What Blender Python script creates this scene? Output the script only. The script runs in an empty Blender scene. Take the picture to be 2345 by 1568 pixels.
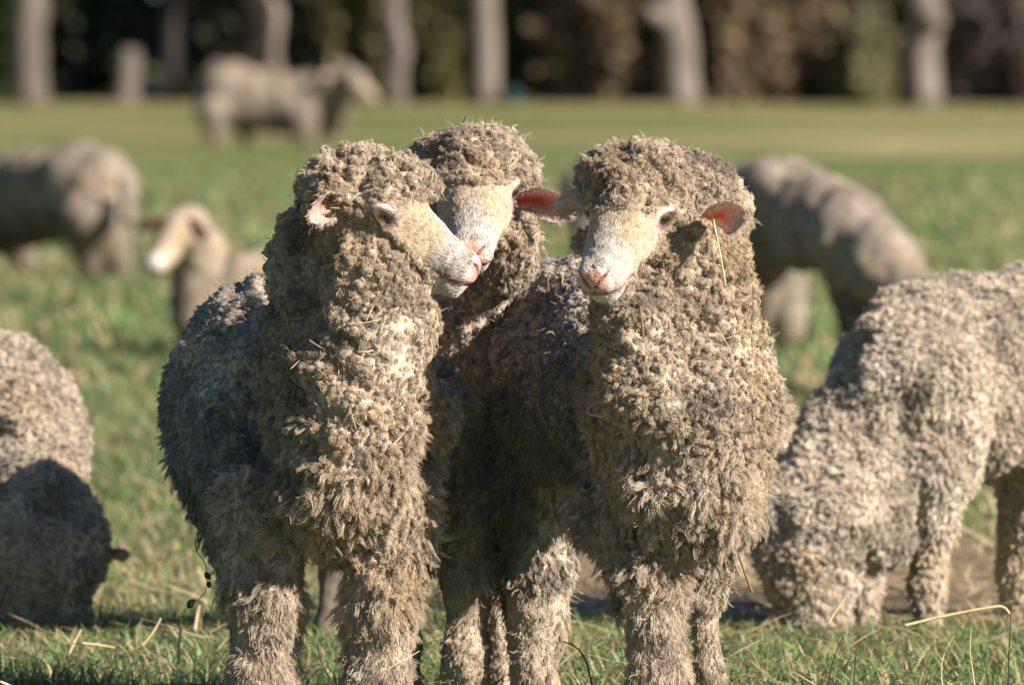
import bpy, math, random
import numpy as np
from mathutils import Vector, Matrix

R = math.radians
rng = np.random.default_rng(7)
random.seed(7)
scene = bpy.context.scene
COL = scene.collection

# ------------------------------------------------------------------ camera, sky, sun, exposure
W, H = 2345.0, 1568.0          # units of the photograph as it was measured
DIST, CAM_Z, HORIZON = 17.8, 1.15, 20.0
FPX = 400.0 / 36.0 * W

cam_d = bpy.data.cameras.new('camera')
cam = bpy.data.objects.new('camera', cam_d)
COL.objects.link(cam)
cam.location = (0, -DIST, CAM_Z)
cam.rotation_euler = (R(90), 0, 0)
cam_d.lens = 400
cam_d.sensor_width = 36
cam_d.shift_y = (HORIZON - H / 2) / W
cam_d.clip_start = 0.5
cam_d.clip_end = 2000
cam_d.dof.use_dof = True
cam_d.dof.focus_distance = DIST + 0.0
cam_d.dof.aperture_fstop = 9.0
scene.camera = cam

SUN_AZ, SUN_EL = 58.0, 29.0     # azimuth to the right of the direction towards the camera
sdir = Vector((math.sin(R(SUN_AZ)) * math.cos(R(SUN_EL)), -math.cos(R(SUN_AZ)) * math.cos(R(SUN_EL)), math.sin(R(SUN_EL))))
world = bpy.data.worlds.new('World')
scene.world = world
world.use_nodes = True
wn = world.node_tree.nodes
sky = wn.new('ShaderNodeTexSky')
sky.sky_type = 'NISHITA'
sky.sun_disc = False
sky.ozone_density = 4.0
sky.dust_density = 0.2
sky.sun_elevation = R(SUN_EL)
sky.sun_rotation = math.atan2(sdir.x, sdir.y)
world.node_tree.links.new(sky.outputs[0], wn['Background'].inputs[0])
wn['Background'].inputs[1].default_value = 0.05
sun_d = bpy.data.lights.new('sun', 'SUN')
sun_d.energy = 5.0
sun_d.angle = R(0.5)
sun_d.color = (1.0, 0.945, 0.865)
sun = bpy.data.objects.new('sun', sun_d)
sun.rotation_euler = sdir.to_track_quat('Z', 'Y').to_euler()
sun.location = (6, -6, 8)
COL.objects.link(sun)
scene.view_settings.view_transform = 'Standard'
scene.view_settings.look = 'None'
scene.view_settings.exposure = 1.1
scene.view_settings.gamma = 1.0
scene.view_settings.use_curve_mapping = False
scene.render.engine = 'CYCLES'
scene.cycles.max_bounces = 4
scene.cycles.diffuse_bounces = 2
scene.cycles.transmission_bounces = 3
scene.cycles.transparent_max_bounces = 4


# ------------------------------------------------------------------ helpers
def S(y):
    return FPX / (DIST + y)


def P(px, py, y):
    s = S(y)
    return np.array([(px - W / 2) / s, y, CAM_Z - (py - HORIZON) / s])


def tag(o, label=None, cat=None, group=None, kind=None):
    if label: o['label'] = label
    if cat: o['category'] = cat
    if group: o['group'] = group
    if kind: o['kind'] = kind
    return o


def empty(name, loc):
    o = bpy.data.objects.new(name, None)
    o.location = [float(v) for v in loc]
    o.empty_display_size = 0.1
    COL.objects.link(o)
    return o


def adopt(o, parent):
    """parent o keeping its world placement (parents are unrotated empties)"""
    if parent is not None:
        o.parent = parent
        off, up = Vector((0, 0, 0)), parent
        while up is not None:
            off, up = off + Vector(up.location), up.parent
        o.location = Vector(o.location) - off
    return o


def mesh_obj(name, verts, faces, mat, parent=None, smooth=True, cols=None, mats=None, midx=None):
    me = bpy.data.meshes.new(name)
    v = np.asarray(verts, np.float32)
    if isinstance(faces, np.ndarray):
        n, k = faces.shape
        me.vertices.add(len(v))
        me.vertices.foreach_set('co', v.ravel())
        me.loops.add(n * k)
        me.loops.foreach_set('vertex_index', faces.astype(np.int32).ravel())
        me.polygons.add(n)
        me.polygons.foreach_set('loop_start', (np.arange(n) * k).astype(np.int32))
    else:
        me.from_pydata(v.tolist(), [], faces)
    me.update(calc_edges=True)
    if smooth:
        me.polygons.foreach_set('use_smooth', np.ones(len(me.polygons), bool))
    for m in (mats or [mat]):
        me.materials.append(m)
    if midx is not None:
        me.polygons.foreach_set('material_index', np.asarray(midx, np.int32))
    if cols is not None:
        a = me.color_attributes.new('tint', 'FLOAT_COLOR', 'POINT')
        c = np.ones((len(v), 4), np.float32)
        c[:, :3] = cols
        a.data.foreach_set('color', c.ravel())
    me.validate()
    o = bpy.data.objects.new(name, me)
    COL.objects.link(o)
    return adopt(o, parent)


# ---- vectorised noise
def _hash(ix, iy, iz, seed):
    h = (ix.astype(np.int64) * 374761393 + iy.astype(np.int64) * 668265263 + iz.astype(np.int64) * 2147483647 + seed * 1274126177) & 0xffffffff
    h = ((h ^ (h >> 13)) * 1274126177) & 0xffffffff
    h = ((h ^ (h >> 16)) * 2246822519) & 0xffffffff
    h = h ^ (h >> 15)
    return (h & 0xffffff).astype(np.float32) / 16777216.0


def vnoise(p, scale, seed=0):
    q = np.asarray(p) / scale + 100.0
    i = np.floor(q).astype(np.int64)
    f = (q - i).astype(np.float32)
    f = f * f * (3 - 2 * f)
    out = 0
    for dx in (0, 1):
        wx = f[:, 0] if dx else 1 - f[:, 0]
        for dy in (0, 1):
            wy = f[:, 1] if dy else 1 - f[:, 1]
            for dz in (0, 1):
                wz = f[:, 2] if dz else 1 - f[:, 2]
                out = out + wx * wy * wz * _hash(i[:, 0] + dx, i[:, 1] + dy, i[:, 2] + dz, seed)
    return out * 2 - 1


def worley(p, scale, seed=0, stretch=None):
    q = np.asarray(p, np.float64) / scale + 100.0
    if stretch is not None:
        q = q * np.asarray(stretch)
    i = np.floor(q).astype(np.int64)
    best = np.full(len(q), 9.0, np.float32)
    for dx in (-1, 0, 1):
        for dy in (-1, 0, 1):
            for dz in (-1, 0, 1):
                c = i + np.array([dx, dy, dz])
                fx = c[:, 0] + _hash(c[:, 0], c[:, 1], c[:, 2], seed + 1)
                fy = c[:, 1] + _hash(c[:, 0], c[:, 1], c[:, 2], seed + 2)
                fz = c[:, 2] + _hash(c[:, 0], c[:, 1], c[:, 2], seed + 3)
                d = (fx - q[:, 0]) ** 2 + (fy - q[:, 1]) ** 2 + (fz - q[:, 2]) ** 2
                best = np.minimum(best, d.astype(np.float32))
    return np.sqrt(best)


# ---- signed distance modelling: every body is one smooth union, meshed as one surface
def RC(p1, p2, k=0.03):
    """round cone between two measured points (px, py, depth, radius px)"""
    return ('rc', P(*p1[:3]), P(*p2[:3]), p1[3] / S(p1[2]), p2[3] / S(p2[2]), k)


def SP(p1, k=0.03):
    return RC(p1, (p1[0] + 0.01, p1[1], p1[2], p1[3]), k)


def prim_box(pr):
    if pr[0] in ('rc', 'rcsub'):
        _, a, b, ra, rb, k = pr
        r = max(ra, rb)
        return np.minimum(a, b) - r, np.maximum(a, b) + r, k
    _, c, rad, rot, k = pr
    r = max(rad)
    return c - r, c + r, k


def prim_eval(pr, X, Y, Z):
    if pr[0] in ('rc', 'rcsub'):
        _, a, b, ra, rb, k = pr
        ba = (b - a).astype(np.float32)
        L2 = max(float(ba @ ba), 1e-10)
        px, py, pz = X - np.float32(a[0]), Y - np.float32(a[1]), Z - np.float32(a[2])
        t = np.clip((px * ba[0] + py * ba[1] + pz * ba[2]) / np.float32(L2), 0, 1)
        d = np.sqrt((px - t * ba[0]) ** 2 + (py - t * ba[1]) ** 2 + (pz - t * ba[2]) ** 2)
        return d - (np.float32(ra) + t * np.float32(rb - ra))
    _, c, rad, rot, k = pr
    q = [X - np.float32(c[0]), Y - np.float32(c[1]), Z - np.float32(c[2])]
    l = [(q[0] * np.float32(rot[i][0]) + q[1] * np.float32(rot[i][1]) + q[2] * np.float32(rot[i][2])) for i in range(3)]
    k0 = np.sqrt(sum((l[i] / np.float32(rad[i])) ** 2 for i in range(3)))
    k1 = np.sqrt(sum((l[i] / np.float32(rad[i] ** 2)) ** 2 for i in range(3)))
    return k0 * (k0 - 1) / np.maximum(k1, 1e-6)


def axis_pts(lo, hi, coarse, flo=None, fhi=None, fine=None):
    if fine is None:
        return np.linspace(lo, hi, max(4, int((hi - lo) / coarse) + 1)).astype(np.float32)
    flo, fhi = max(flo, lo), min(fhi, hi)
    parts = []
    if flo > lo:
        n = max(1, int(math.ceil((flo - lo) / coarse)))
        parts.append(np.linspace(lo, flo, n, endpoint=False))
    n = max(2, int(math.ceil((fhi - flo) / fine)))
    parts.append(np.linspace(flo, fhi, n, endpoint=False))
    n = max(1, int(math.ceil((hi - fhi) / coarse)))
    parts.append(np.linspace(fhi, hi, n + 1))
    return np.concatenate(parts).astype(np.float32)


def sdf_mesh(prims, coarse, fine_box=None, fine=None):
    los = np.min([prim_box(p)[0] for p in prims if not p[0].endswith('sub')], 0) - 0.03
    his = np.max([prim_box(p)[1] for p in prims if not p[0].endswith('sub')], 0) + 0.03
    ax = []
    for i in range(3):
        if fine_box is None:
            ax.append(axis_pts(los[i], his[i], coarse))
        else:
            ax.append(axis_pts(los[i], his[i], coarse, fine_box[0][i], fine_box[1][i], fine))
    V = np.full([len(a) for a in ax], 1.0, np.float32)
    for pr in prims:
        lo, hi, k = prim_box(pr)
        m = k + 3 * coarse
        sl = tuple(slice(max(0, int(np.searchsorted(ax[i], lo[i] - m)) - 1), int(np.searchsorted(ax[i], hi[i] + m)) + 1) for i in range(3))
        X, Y, Z = ax[0][sl[0]][:, None, None], ax[1][sl[1]][None, :, None], ax[2][sl[2]][None, None, :]
        d = prim_eval(pr, X, Y, Z)
        v = V[sl]
        k = np.float32(k)
        if pr[0].endswith('sub'):
            d = -d
            h = np.maximum(k - np.abs(v - d), 0) / k
            V[sl] = np.maximum(v, d) + h * h * k * 0.25
        else:
            h = np.maximum(k - np.abs(v - d), 0) / k
            V[sl] = np.minimum(v, d) - h * h * k * 0.25
    return surface_nets(V, ax)


def surface_nets(V, ax):
    ins = V < 0
    nx, ny, nz = V.shape
    cnt = np.zeros((nx - 1, ny - 1, nz - 1), np.uint8)
    for dx in (0, 1):
        for dy in (0, 1):
            for dz in (0, 1):
                cnt += ins[dx:nx - 1 + dx, dy:ny - 1 + dy, dz:nz - 1 + dz]
    act = np.flatnonzero((cnt > 0) & (cnt < 8))
    ci, cj, ck = np.unravel_index(act, cnt.shape)
    vals = {}
    for dx in (0, 1):
        for dy in (0, 1):
            for dz in (0, 1):
                vals[dx, dy, dz] = V[ci + dx, cj + dy, ck + dz]
    acc = np.zeros((len(act), 3), np.float64)
    n = np.zeros(len(act))
    cs = [(a, b, c) for a in (0, 1) for b in (0, 1) for c in (0, 1)]
    for a in cs:
        for d in range(3):
            if a[d]: continue
            b = list(a); b[d] = 1; b = tuple(b)
            va, vb = vals[a], vals[b]
            m = (va < 0) != (vb < 0)
            t = np.where(m, va / np.where(m, va - vb, 1), 0)
            for e in range(3):
                acc[:, e] += np.where(m, a[e] + (t if e == d else 0), 0)
            n += m
    acc /= n[:, None]
    verts = np.empty_like(acc)
    for e, c in enumerate((ci, cj, ck)):
        verts[:, e] = ax[e][c] * (1 - acc[:, e]) + ax[e][c + 1] * acc[:, e]
    sh = cnt.shape
    quads = []
    for d in range(3):
        o = [1, 2]; o = [(d + 1) % 3, (d + 2) % 3]
        s0 = [slice(None)] * 3; s1 = [slice(None)] * 3
        s0[d] = slice(0, V.shape[d] - 1); s1[d] = slice(1, V.shape[d])
        for e in o:
            s0[e] = slice(1, V.shape[e] - 1); s1[e] = slice(1, V.shape[e] - 1)
        A, B = ins[tuple(s0)], ins[tuple(s1)]
        for flip, mk in ((False, A & ~B), (True, ~A & B)):
            idx = list(np.nonzero(mk))
            idx[o[0]] = idx[o[0]] + 1
            idx[o[1]] = idx[o[1]] + 1
            q = []
            for (u, w) in ((-1, -1), (0, -1), (0, 0), (-1, 0)):
                c = [idx[0].copy(), idx[1].copy(), idx[2].copy()]
                c[o[0]] = c[o[0]] + u
                c[o[1]] = c[o[1]] + w
                q.append(np.searchsorted(act, np.ravel_multi_index(c, sh)))
            q = np.stack(q, 1)
            if flip: q = q[:, ::-1]
            quads.append(q)
    return verts, np.concatenate(quads)


def vnormals(v, q):
    n = np.cross(v[q[:, 2]] - v[q[:, 0]], v[q[:, 3]] - v[q[:, 1]])
    out = np.zeros_like(v)
    for e in range(3):
        for c in range(4):
            out[:, e] += np.bincount(q[:, c], n[:, e], len(v))
    return out / np.maximum(np.linalg.norm(out, axis=1), 1e-9)[:, None]


def relax(v, q, it=2, lam=0.5, w=None):
    deg = np.zeros(len(v))
    for c in range(4):
        deg += np.bincount(q[:, c], minlength=len(v)) * 2
    for _ in range(it):
        acc = np.zeros_like(v)
        for c in range(4):
            for nb in (q[:, (c + 1) % 4], q[:, (c + 3) % 4]):
                for e in range(3):
                    acc[:, e] += np.bincount(q[:, c], v[nb, e], len(v))
        acc /= np.maximum(deg, 1)[:, None]
        l = lam if w is None else lam * w[:, None]
        v = v + (acc - v) * l
    return v


def smoothstep(a, b, x):
    t = np.clip((x - a) / (b - a), 0, 1)
    return t * t * (3 - 2 * t)


# ------------------------------------------------------------------ materials
def new_mat(name):
    m = bpy.data.materials.new(name)
    m.use_nodes = True
    nt = m.node_tree
    return m, nt, nt.nodes['Principled BSDF']


def plain(name, col, rough=0.8, spec=0.3, sss=0.0):
    m, nt, b = new_mat(name)
    b.inputs['Base Color'].default_value = (*col, 1)
    b.inputs['Roughness'].default_value = rough
    b.inputs['Specular IOR Level'].default_value = spec
    if sss:
        b.inputs['Subsurface Weight'].default_value = sss
        b.inputs['Subsurface Radius'].default_value = (0.01, 0.004, 0.002)
    return m


def mat_tint(name, rough=0.9, spec=0.15, noise_scale=300.0, bump=0.0, transl=0.0, mul=1.0):
    """colour from the 'tint' attribute, broken up by fine noise; optional translucency"""
    m, nt, b = new_mat(name)
    at = nt.nodes.new('ShaderNodeAttribute')
    at.attribute_name = 'tint'
    tc = nt.nodes.new('ShaderNodeTexCoord')
    no = nt.nodes.new('ShaderNodeTexNoise')
    no.inputs['Scale'].default_value = noise_scale
    no.inputs['Detail'].default_value = 3
    nt.links.new(tc.outputs['Object'], no.inputs['Vector'])
    mp = nt.nodes.new('ShaderNodeMapRange')
    mp.inputs['From Min'].default_value = 0.3
    mp.inputs['From Max'].default_value = 0.7
    mp.inputs['To Min'].default_value = 0.72 * mul
    mp.inputs['To Max'].default_value = 1.22 * mul
    nt.links.new(no.outputs[0], mp.inputs['Value'])
    mx = nt.nodes.new('ShaderNodeVectorMath')
    mx.operation = 'SCALE'
    nt.links.new(at.outputs['Color'], mx.inputs[0])
    nt.links.new(mp.outputs[0], mx.inputs['Scale'])
    nt.links.new(mx.outputs[0], b.inputs['Base Color'])
    b.inputs['Roughness'].default_value = rough
    b.inputs['Specular IOR Level'].default_value = spec
    if bump:
        bp = nt.nodes.new('ShaderNodeBump')
        bp.inputs['Strength'].default_value = bump
        bp.inputs['Distance'].default_value = 0.003
        nt.links.new(no.outputs[0], bp.inputs['Height'])
        nt.links.new(bp.outputs[0], b.inputs['Normal'])
    if transl:
        tr = nt.nodes.new('ShaderNodeBsdfTranslucent')
        nt.links.new(mx.outputs[0], tr.inputs['Color'])
        ms = nt.nodes.new('ShaderNodeMixShader')
        ms.inputs[0].default_value = transl
        out = nt.nodes['Material Output']
        nt.links.new(b.outputs[0], ms.inputs[1])
        nt.links.new(tr.outputs[0], ms.inputs[2])
        nt.links.new(ms.outputs[0], out.inputs['Surface'])
    return m


M_WOOL = mat_tint('wool_surface', 0.95, 0.05, 260.0, 0.7)
M_STRAND = mat_tint('wool_strand', 0.75, 0.12, 60.0, 0.0, 0.06)
M_FUR = mat_tint('face_fur', 0.6, 0.25, 200.0, 0.0, 0.15)
M_FAR = mat_tint('wool_far', 0.95, 0.05, 45.0, 0.8)
M_EAR_OUT = mat_tint('ear_skin', 0.7, 0.2, 250.0, 0.3, 0.45)
M_EYE = mat_tint('eyeball', 0.05, 0.6, 900.0)
M_EYE.node_tree.nodes['Principled BSDF'].inputs['Coat Weight'].default_value = 1.0


# ------------------------------------------------------------------ sheep heads
class Head:
    """head frame: F towards the nose, U up, S towards one side; origin midway between the eyes"""
    def __init__(self, e, f, roll=0.0, scale=1.0):
        self.o = np.asarray(e, float)
        F = np.asarray(f, float); F /= np.linalg.norm(F)
        U = np.array([0, 0, 1.0]) - F * F[2]; U /= np.linalg.norm(U)
        Sd = np.cross(F, U)
        c, s = math.cos(roll), math.sin(roll)
        self.F, self.U, self.S = F, U * c + Sd * s, Sd * c - U * s
        self.k = scale

    def w(self, f, u, s):
        return self.o + self.k * (self.F * f + self.U * u + self.S * s)

    def local(self, v):
        d = (v - self.o) / self.k
        return d @ self.F, d @ self.U, d @ self.S

    def rc(self, a, b, ra, rb, k=0.02, sub=False):
        return ('rcsub' if sub else 'rc', self.w(*a), self.w(*b), ra * self.k, rb * self.k, k)

    def el(self, c, rad, k=0.015, sub=False, tilt=0.0, yaw=0.0):
        ct, st = math.cos(tilt), math.sin(tilt)
        F = self.F * ct + self.U * st
        U = self.U * ct - self.F * st
        cy, sy = math.cos(yaw), math.sin(yaw)
        F, Sx = F * cy + self.S * sy, self.S * cy - F * sy
        return ('elsub' if sub else 'el', self.w(*c), [r * self.k for r in rad], np.array([F, U, Sx]), k)


EYE_R = 0.0180
EYE_F = -0.001
NOS = [tuple(np.array(a) * (1 - t) + np.array(b) * t) for a, b in (((0.1715, -0.0250, 0.0052), (0.1700, -0.0188, 0.0105)), ((0.1700, -0.0188, 0.0105), (0.1650, -0.0132, 0.0165)), ((0.1650, -0.0132, 0.0165), (0.158, -0.0104, 0.0210))) for t in (0.0, 0.33, 0.66, 1.0)]


def face_prims(h, lid=0.5):
    p = []
    p.append(h.el((-0.035, 0.0, 0), (0.085, 0.062, 0.060), 0.02))
    # muzzle as three parallel round cones: a flattened, tapering snout
    for s in (-1, 0, 1):
        p.append(h.rc((0.0, -0.004 + (0.006 if s == 0 else 0), 0.014 * s), (0.132, -0.024, 0.010 * s), 0.050, 0.024, 0.02))
    p.append(h.rc((-0.02, -0.055, 0), (0.128, -0.050, 0), 0.045, 0.018, 0.02))
    p.append(h.rc((0.10, -0.036, 0), (0.148, -0.030, 0), 0.030, 0.022, 0.015))
    for s in (-1, 1):
        p.append(h.el((0.140, -0.030, 0.014 * s), (0.026, 0.016, 0.017), 0.012))          # upper lip
        p.append(h.el((0.150, -0.010, 0.013 * s), (0.016, 0.012, 0.011), 0.010))          # nostril wing
        p.append(h.el((-0.004, 0.021, 0.044 * s), (0.030, 0.012, 0.014), 0.015))           # brow
        p.append(h.el((0.035, -0.028, 0.040 * s), (0.040, 0.016, 0.012), 0.02))           # cheek bone
        p.append(h.rc((EYE_F, 0.0, 0.051 * s), (EYE_F, 0.001, 0.0512 * s), EYE_R + 0.0025, EYE_R + 0.0025, 0.006))   # lids
    p.append(h.el((0.139, -0.056, 0), (0.022, 0.013, 0.019), 0.012))                       # chin
    p.append(h.el((0.158, -0.018, 0), (0.012, 0.014, 0.016), 0.010))                       # nose pad
    for s in (-1, 1):
        p.append(h.el((EYE_F + 0.64 * (EYE_R + 0.002), -0.001 - 0.0045 * lid, (0.051 + 0.77 * (EYE_R + 0.002)) * s), (0.0180, 0.0118 - 0.0050 * lid, 0.0095), 0.002, True, tilt=-0.25, yaw=-0.693 * s))
        nst = [(0.1735, -0.0255, 0.0050 * s), (0.1725, -0.0190, 0.0105 * s), (0.1675, -0.0130, 0.0170 * s), (0.1590, -0.0100, 0.0215 * s)]
        for a, b, ra, rb in zip(nst[:-1], nst[1:], (0.0018, 0.0022, 0.0028), (0.0022, 0.0028, 0.0024)):
            p.append(h.rc(a, b, ra, rb, 0.002, True))                                     # nostril
        lip = [(0.166, -0.0395, 0), (0.160, -0.0415, 0.013 * s), (0.145, -0.043, 0.022 * s), (0.125, -0.043, 0.0265 * s), (0.103, -0.040, 0.031 * s)]
        for a, b in zip(lip[:-1], lip[1:]):
            p.append(h.rc(a, b, 0.0032, 0.0032, 0.003, True))
    p.append(h.rc((0.1755, -0.022, 0), (0.166, -0.039, 0), 0.0016, 0.0016, 0.003, True))
    return p


def face_mask(h, v):
    """1 on the bare face, 0 under wool"""
    f, u, s = h.local(v)
    n = vnoise(v, 0.018, 5) * 0.006 + vnoise(v, 0.006, 6) * 0.003
    b = np.interp(u, [-0.12, -0.075, -0.055, -0.035, -0.015, 0.0, 0.015, 0.03, 0.045, 0.06],
                  [0.114, 0.112, 0.106, 0.068, 0.010, -0.034, -0.002, 0.028, 0.048, 0.07]) + n
    m = smoothstep(-0.003, 0.004, f - b)
    m = m * smoothstep(-0.084, -0.074, u + n * 0.5)
    m[(np.abs(s) > 0.085) | (np.abs(u) > 0.11) | (f > 0.2)] = 0
    return m


def face_colour(h, v):
    f, u, s = h.local(v)
    n = vnoise(v, 0.02, 11) * 0.5 + vnoise(v, 0.007, 12) * 0.5
    tan = np.array([0.56, 0.43, 0.285]); cream = np.array([0.66, 0.53, 0.37]); white = np.array([0.60, 0.525, 0.455])
    pink = np.array([0.60, 0.33, 0.265]); dark = np.array([0.10, 0.06, 0.05])
    c = cream + (tan - cream) * np.clip(0.55 + 0.28 * n, 0, 1)[:, None]

    def mix(c, t, m):
        return c + (np.asarray(t) - c) * np.clip(m, 0, 1)[:, None]
    top = smoothstep(0.026, 0.010, np.abs(s)) * smoothstep(0.055, 0.10, f + 0.02 * n) * smoothstep(-0.03, -0.005, u)
    c = mix(c, white, top * 0.95)
    c = mix(c, white, smoothstep(0.095, 0.118, f + 0.012 * n))
    eye = np.sqrt((f - 0.012) ** 2 + ((u + 0.006) * 1.2) ** 2 + (np.abs(s) - 0.060) ** 2)
    c = mix(c, [0.68, 0.51, 0.44], smoothstep(0.036, 0.022, eye + 0.006 * n) * 0.8)
    c = mix(c, [0.62, 0.40, 0.34], smoothstep(0.050, 0.020, np.sqrt((f - 0.035) ** 2 + (u + 0.018) ** 2)) * 0.3)
    nose = np.sqrt((f - 0.166) ** 2 + (u + 0.022) ** 2 * 0.7 + s ** 2 * 0.6)
    c = mix(c, pink, smoothstep(0.026, 0.015, nose + 0.002 * n))
    lipd = np.abs(u - np.interp(f, [0.10, 0.125, 0.145, 0.166], [-0.040, -0.043, -0.043, -0.0395]))
    lip = smoothstep(0.008, 0.002, lipd) * smoothstep(0.098, 0.11, f)
    c = mix(c, pink * 0.8, lip * 0.7)
    c = mix(c, [0.17, 0.085, 0.07], smoothstep(0.0030, 0.0010, lipd) * smoothstep(0.100, 0.112, f) * smoothstep(0.172, 0.16, f) * 0.8)
    nos = np.minimum.reduce([np.linalg.norm(np.stack([f, u, np.abs(s)], 1) - np.array(q), axis=1)
                             for q in NOS])
    c = mix(c, [0.20, 0.075, 0.06], smoothstep(0.0044, 0.0020, nos) * 0.95)
    # eyelid margins: dark grey skin
    rim = np.sqrt((((f - EYE_F) * 0.77 - (np.abs(s) - 0.051) * 0.64) / 0.0225) ** 2 + ((u + 0.003) / 0.0135) ** 2)
    rimm = smoothstep(1.25, 0.85, rim) * (np.abs(s) > 0.045)
    c = mix(c, [0.11, 0.07, 0.06], rimm * 0.95)
    c = mix(c, [0.42, 0.22, 0.17], smoothstep(0.006, 0.002, np.abs(u + 0.006 + 0.55 * (f - 0.018))) * (f > 0.014) * smoothstep(0.060, 0.03, f) * (np.abs(s) > 0.033) * 0.6)
    pores = (vnoise(v, 0.0028, 77) > 0.62) * smoothstep(0.10, 0.12, f) * smoothstep(0.02, -0.01, u)
    c = mix(c, [0.25, 0.16, 0.13], pores * 0.55)
    wr = np.sin((f + 0.25 * np.abs(s) + 0.01 * n) * 6.283 / 0.011) * smoothstep(0.075, 0.09, f) * smoothstep(0.135, 0.12, f) * smoothstep(0.03, 0.01, np.abs(s)) * (u > -0.02)
    c = mix(c, [0.46, 0.30, 0.24], np.clip(wr - 0.3, 0, 1) * 0.45)
    return c


def make_eye(h, s, parent, lid=0.5):
    o = h.w(EYE_F, 0.0, 0.051 * s)
    r = EYE_R * h.k
    nu, nv = 28, 18
    verts, cols = [], []
    ax = h.S * s
    ax = ax * 0.77 + h.F * 0.64 - h.U * 0.12
    ax = ax / np.linalg.norm(ax)
    fw = h.F - ax * (h.F @ ax); fw /= np.linalg.norm(fw)
    up = np.cross(ax, fw)
    if up @ h.U < 0: up = -up
    for j in range(nv + 1):
        th = math.pi * j / nv
        for i in range(nu):
            ph = 2 * math.pi * i / nu
            d = ax * math.cos(th) + (fw * math.cos(ph) + up * math.sin(ph)) * math.sin(th)
            verts.append(o + d * r)
            a, b = math.sin(th) * math.cos(ph), math.sin(th) * math.sin(ph)
            if th < 0.95:
                c = (0.20, 0.10, 0.035)
                if abs(a) < 0.42 and abs(b) < 0.22: c = (0.01, 0.008, 0.008)
                elif th > 0.8: c = (0.06, 0.03, 0.02)
            else:
                c = (0.22, 0.15, 0.12)
            cols.append(c)
    faces = np.array([[j * nu + i, j * nu + (i + 1) % nu, (j + 1) * nu + (i + 1) % nu, (j + 1) * nu + i] for j in range(nv) for i in range(nu)])
    eye = mesh_obj('eye', verts, faces, M_EYE, parent, cols=np.array(cols))
    rg = np.random.default_rng(5)
    pts = []
    for i in range(34):
        t = -1 + 2 * i / 33 + rg.normal(0, 0.03)
        u0 = 0.0072 * (1 - t * t) + 0.001 - 0.003 * t - 0.004 * lid
        dep = (EYE_R + 0.003) * (1 - 0.30 * t * t)
        a = h.w(EYE_F + 0.64 * dep + 0.0155 * 0.77 * t, u0, (0.051 + 0.77 * dep - 0.0155 * 0.64 * t) * s)
        out = h.S * s * 0.75 + h.F * (0.35 * t + 0.45) - h.U * 0.40 + rg.normal(0, 0.12, 3)
        out /= np.linalg.norm(out)
        ln = 0.008 * (0.7 + 0.5 * rg.random())
        pts.append([a, a + out * ln * 0.5, a + out * ln - h.U * 0.003])
    n = len(pts)
    curves_obj('eyelashes', np.array(pts), np.repeat([[0.00026, 0.0002, 0.00008]], n, 0), np.repeat([[0.07, 0.05, 0.04]], n, 0), M_FUR, eye)
    return eye


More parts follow.
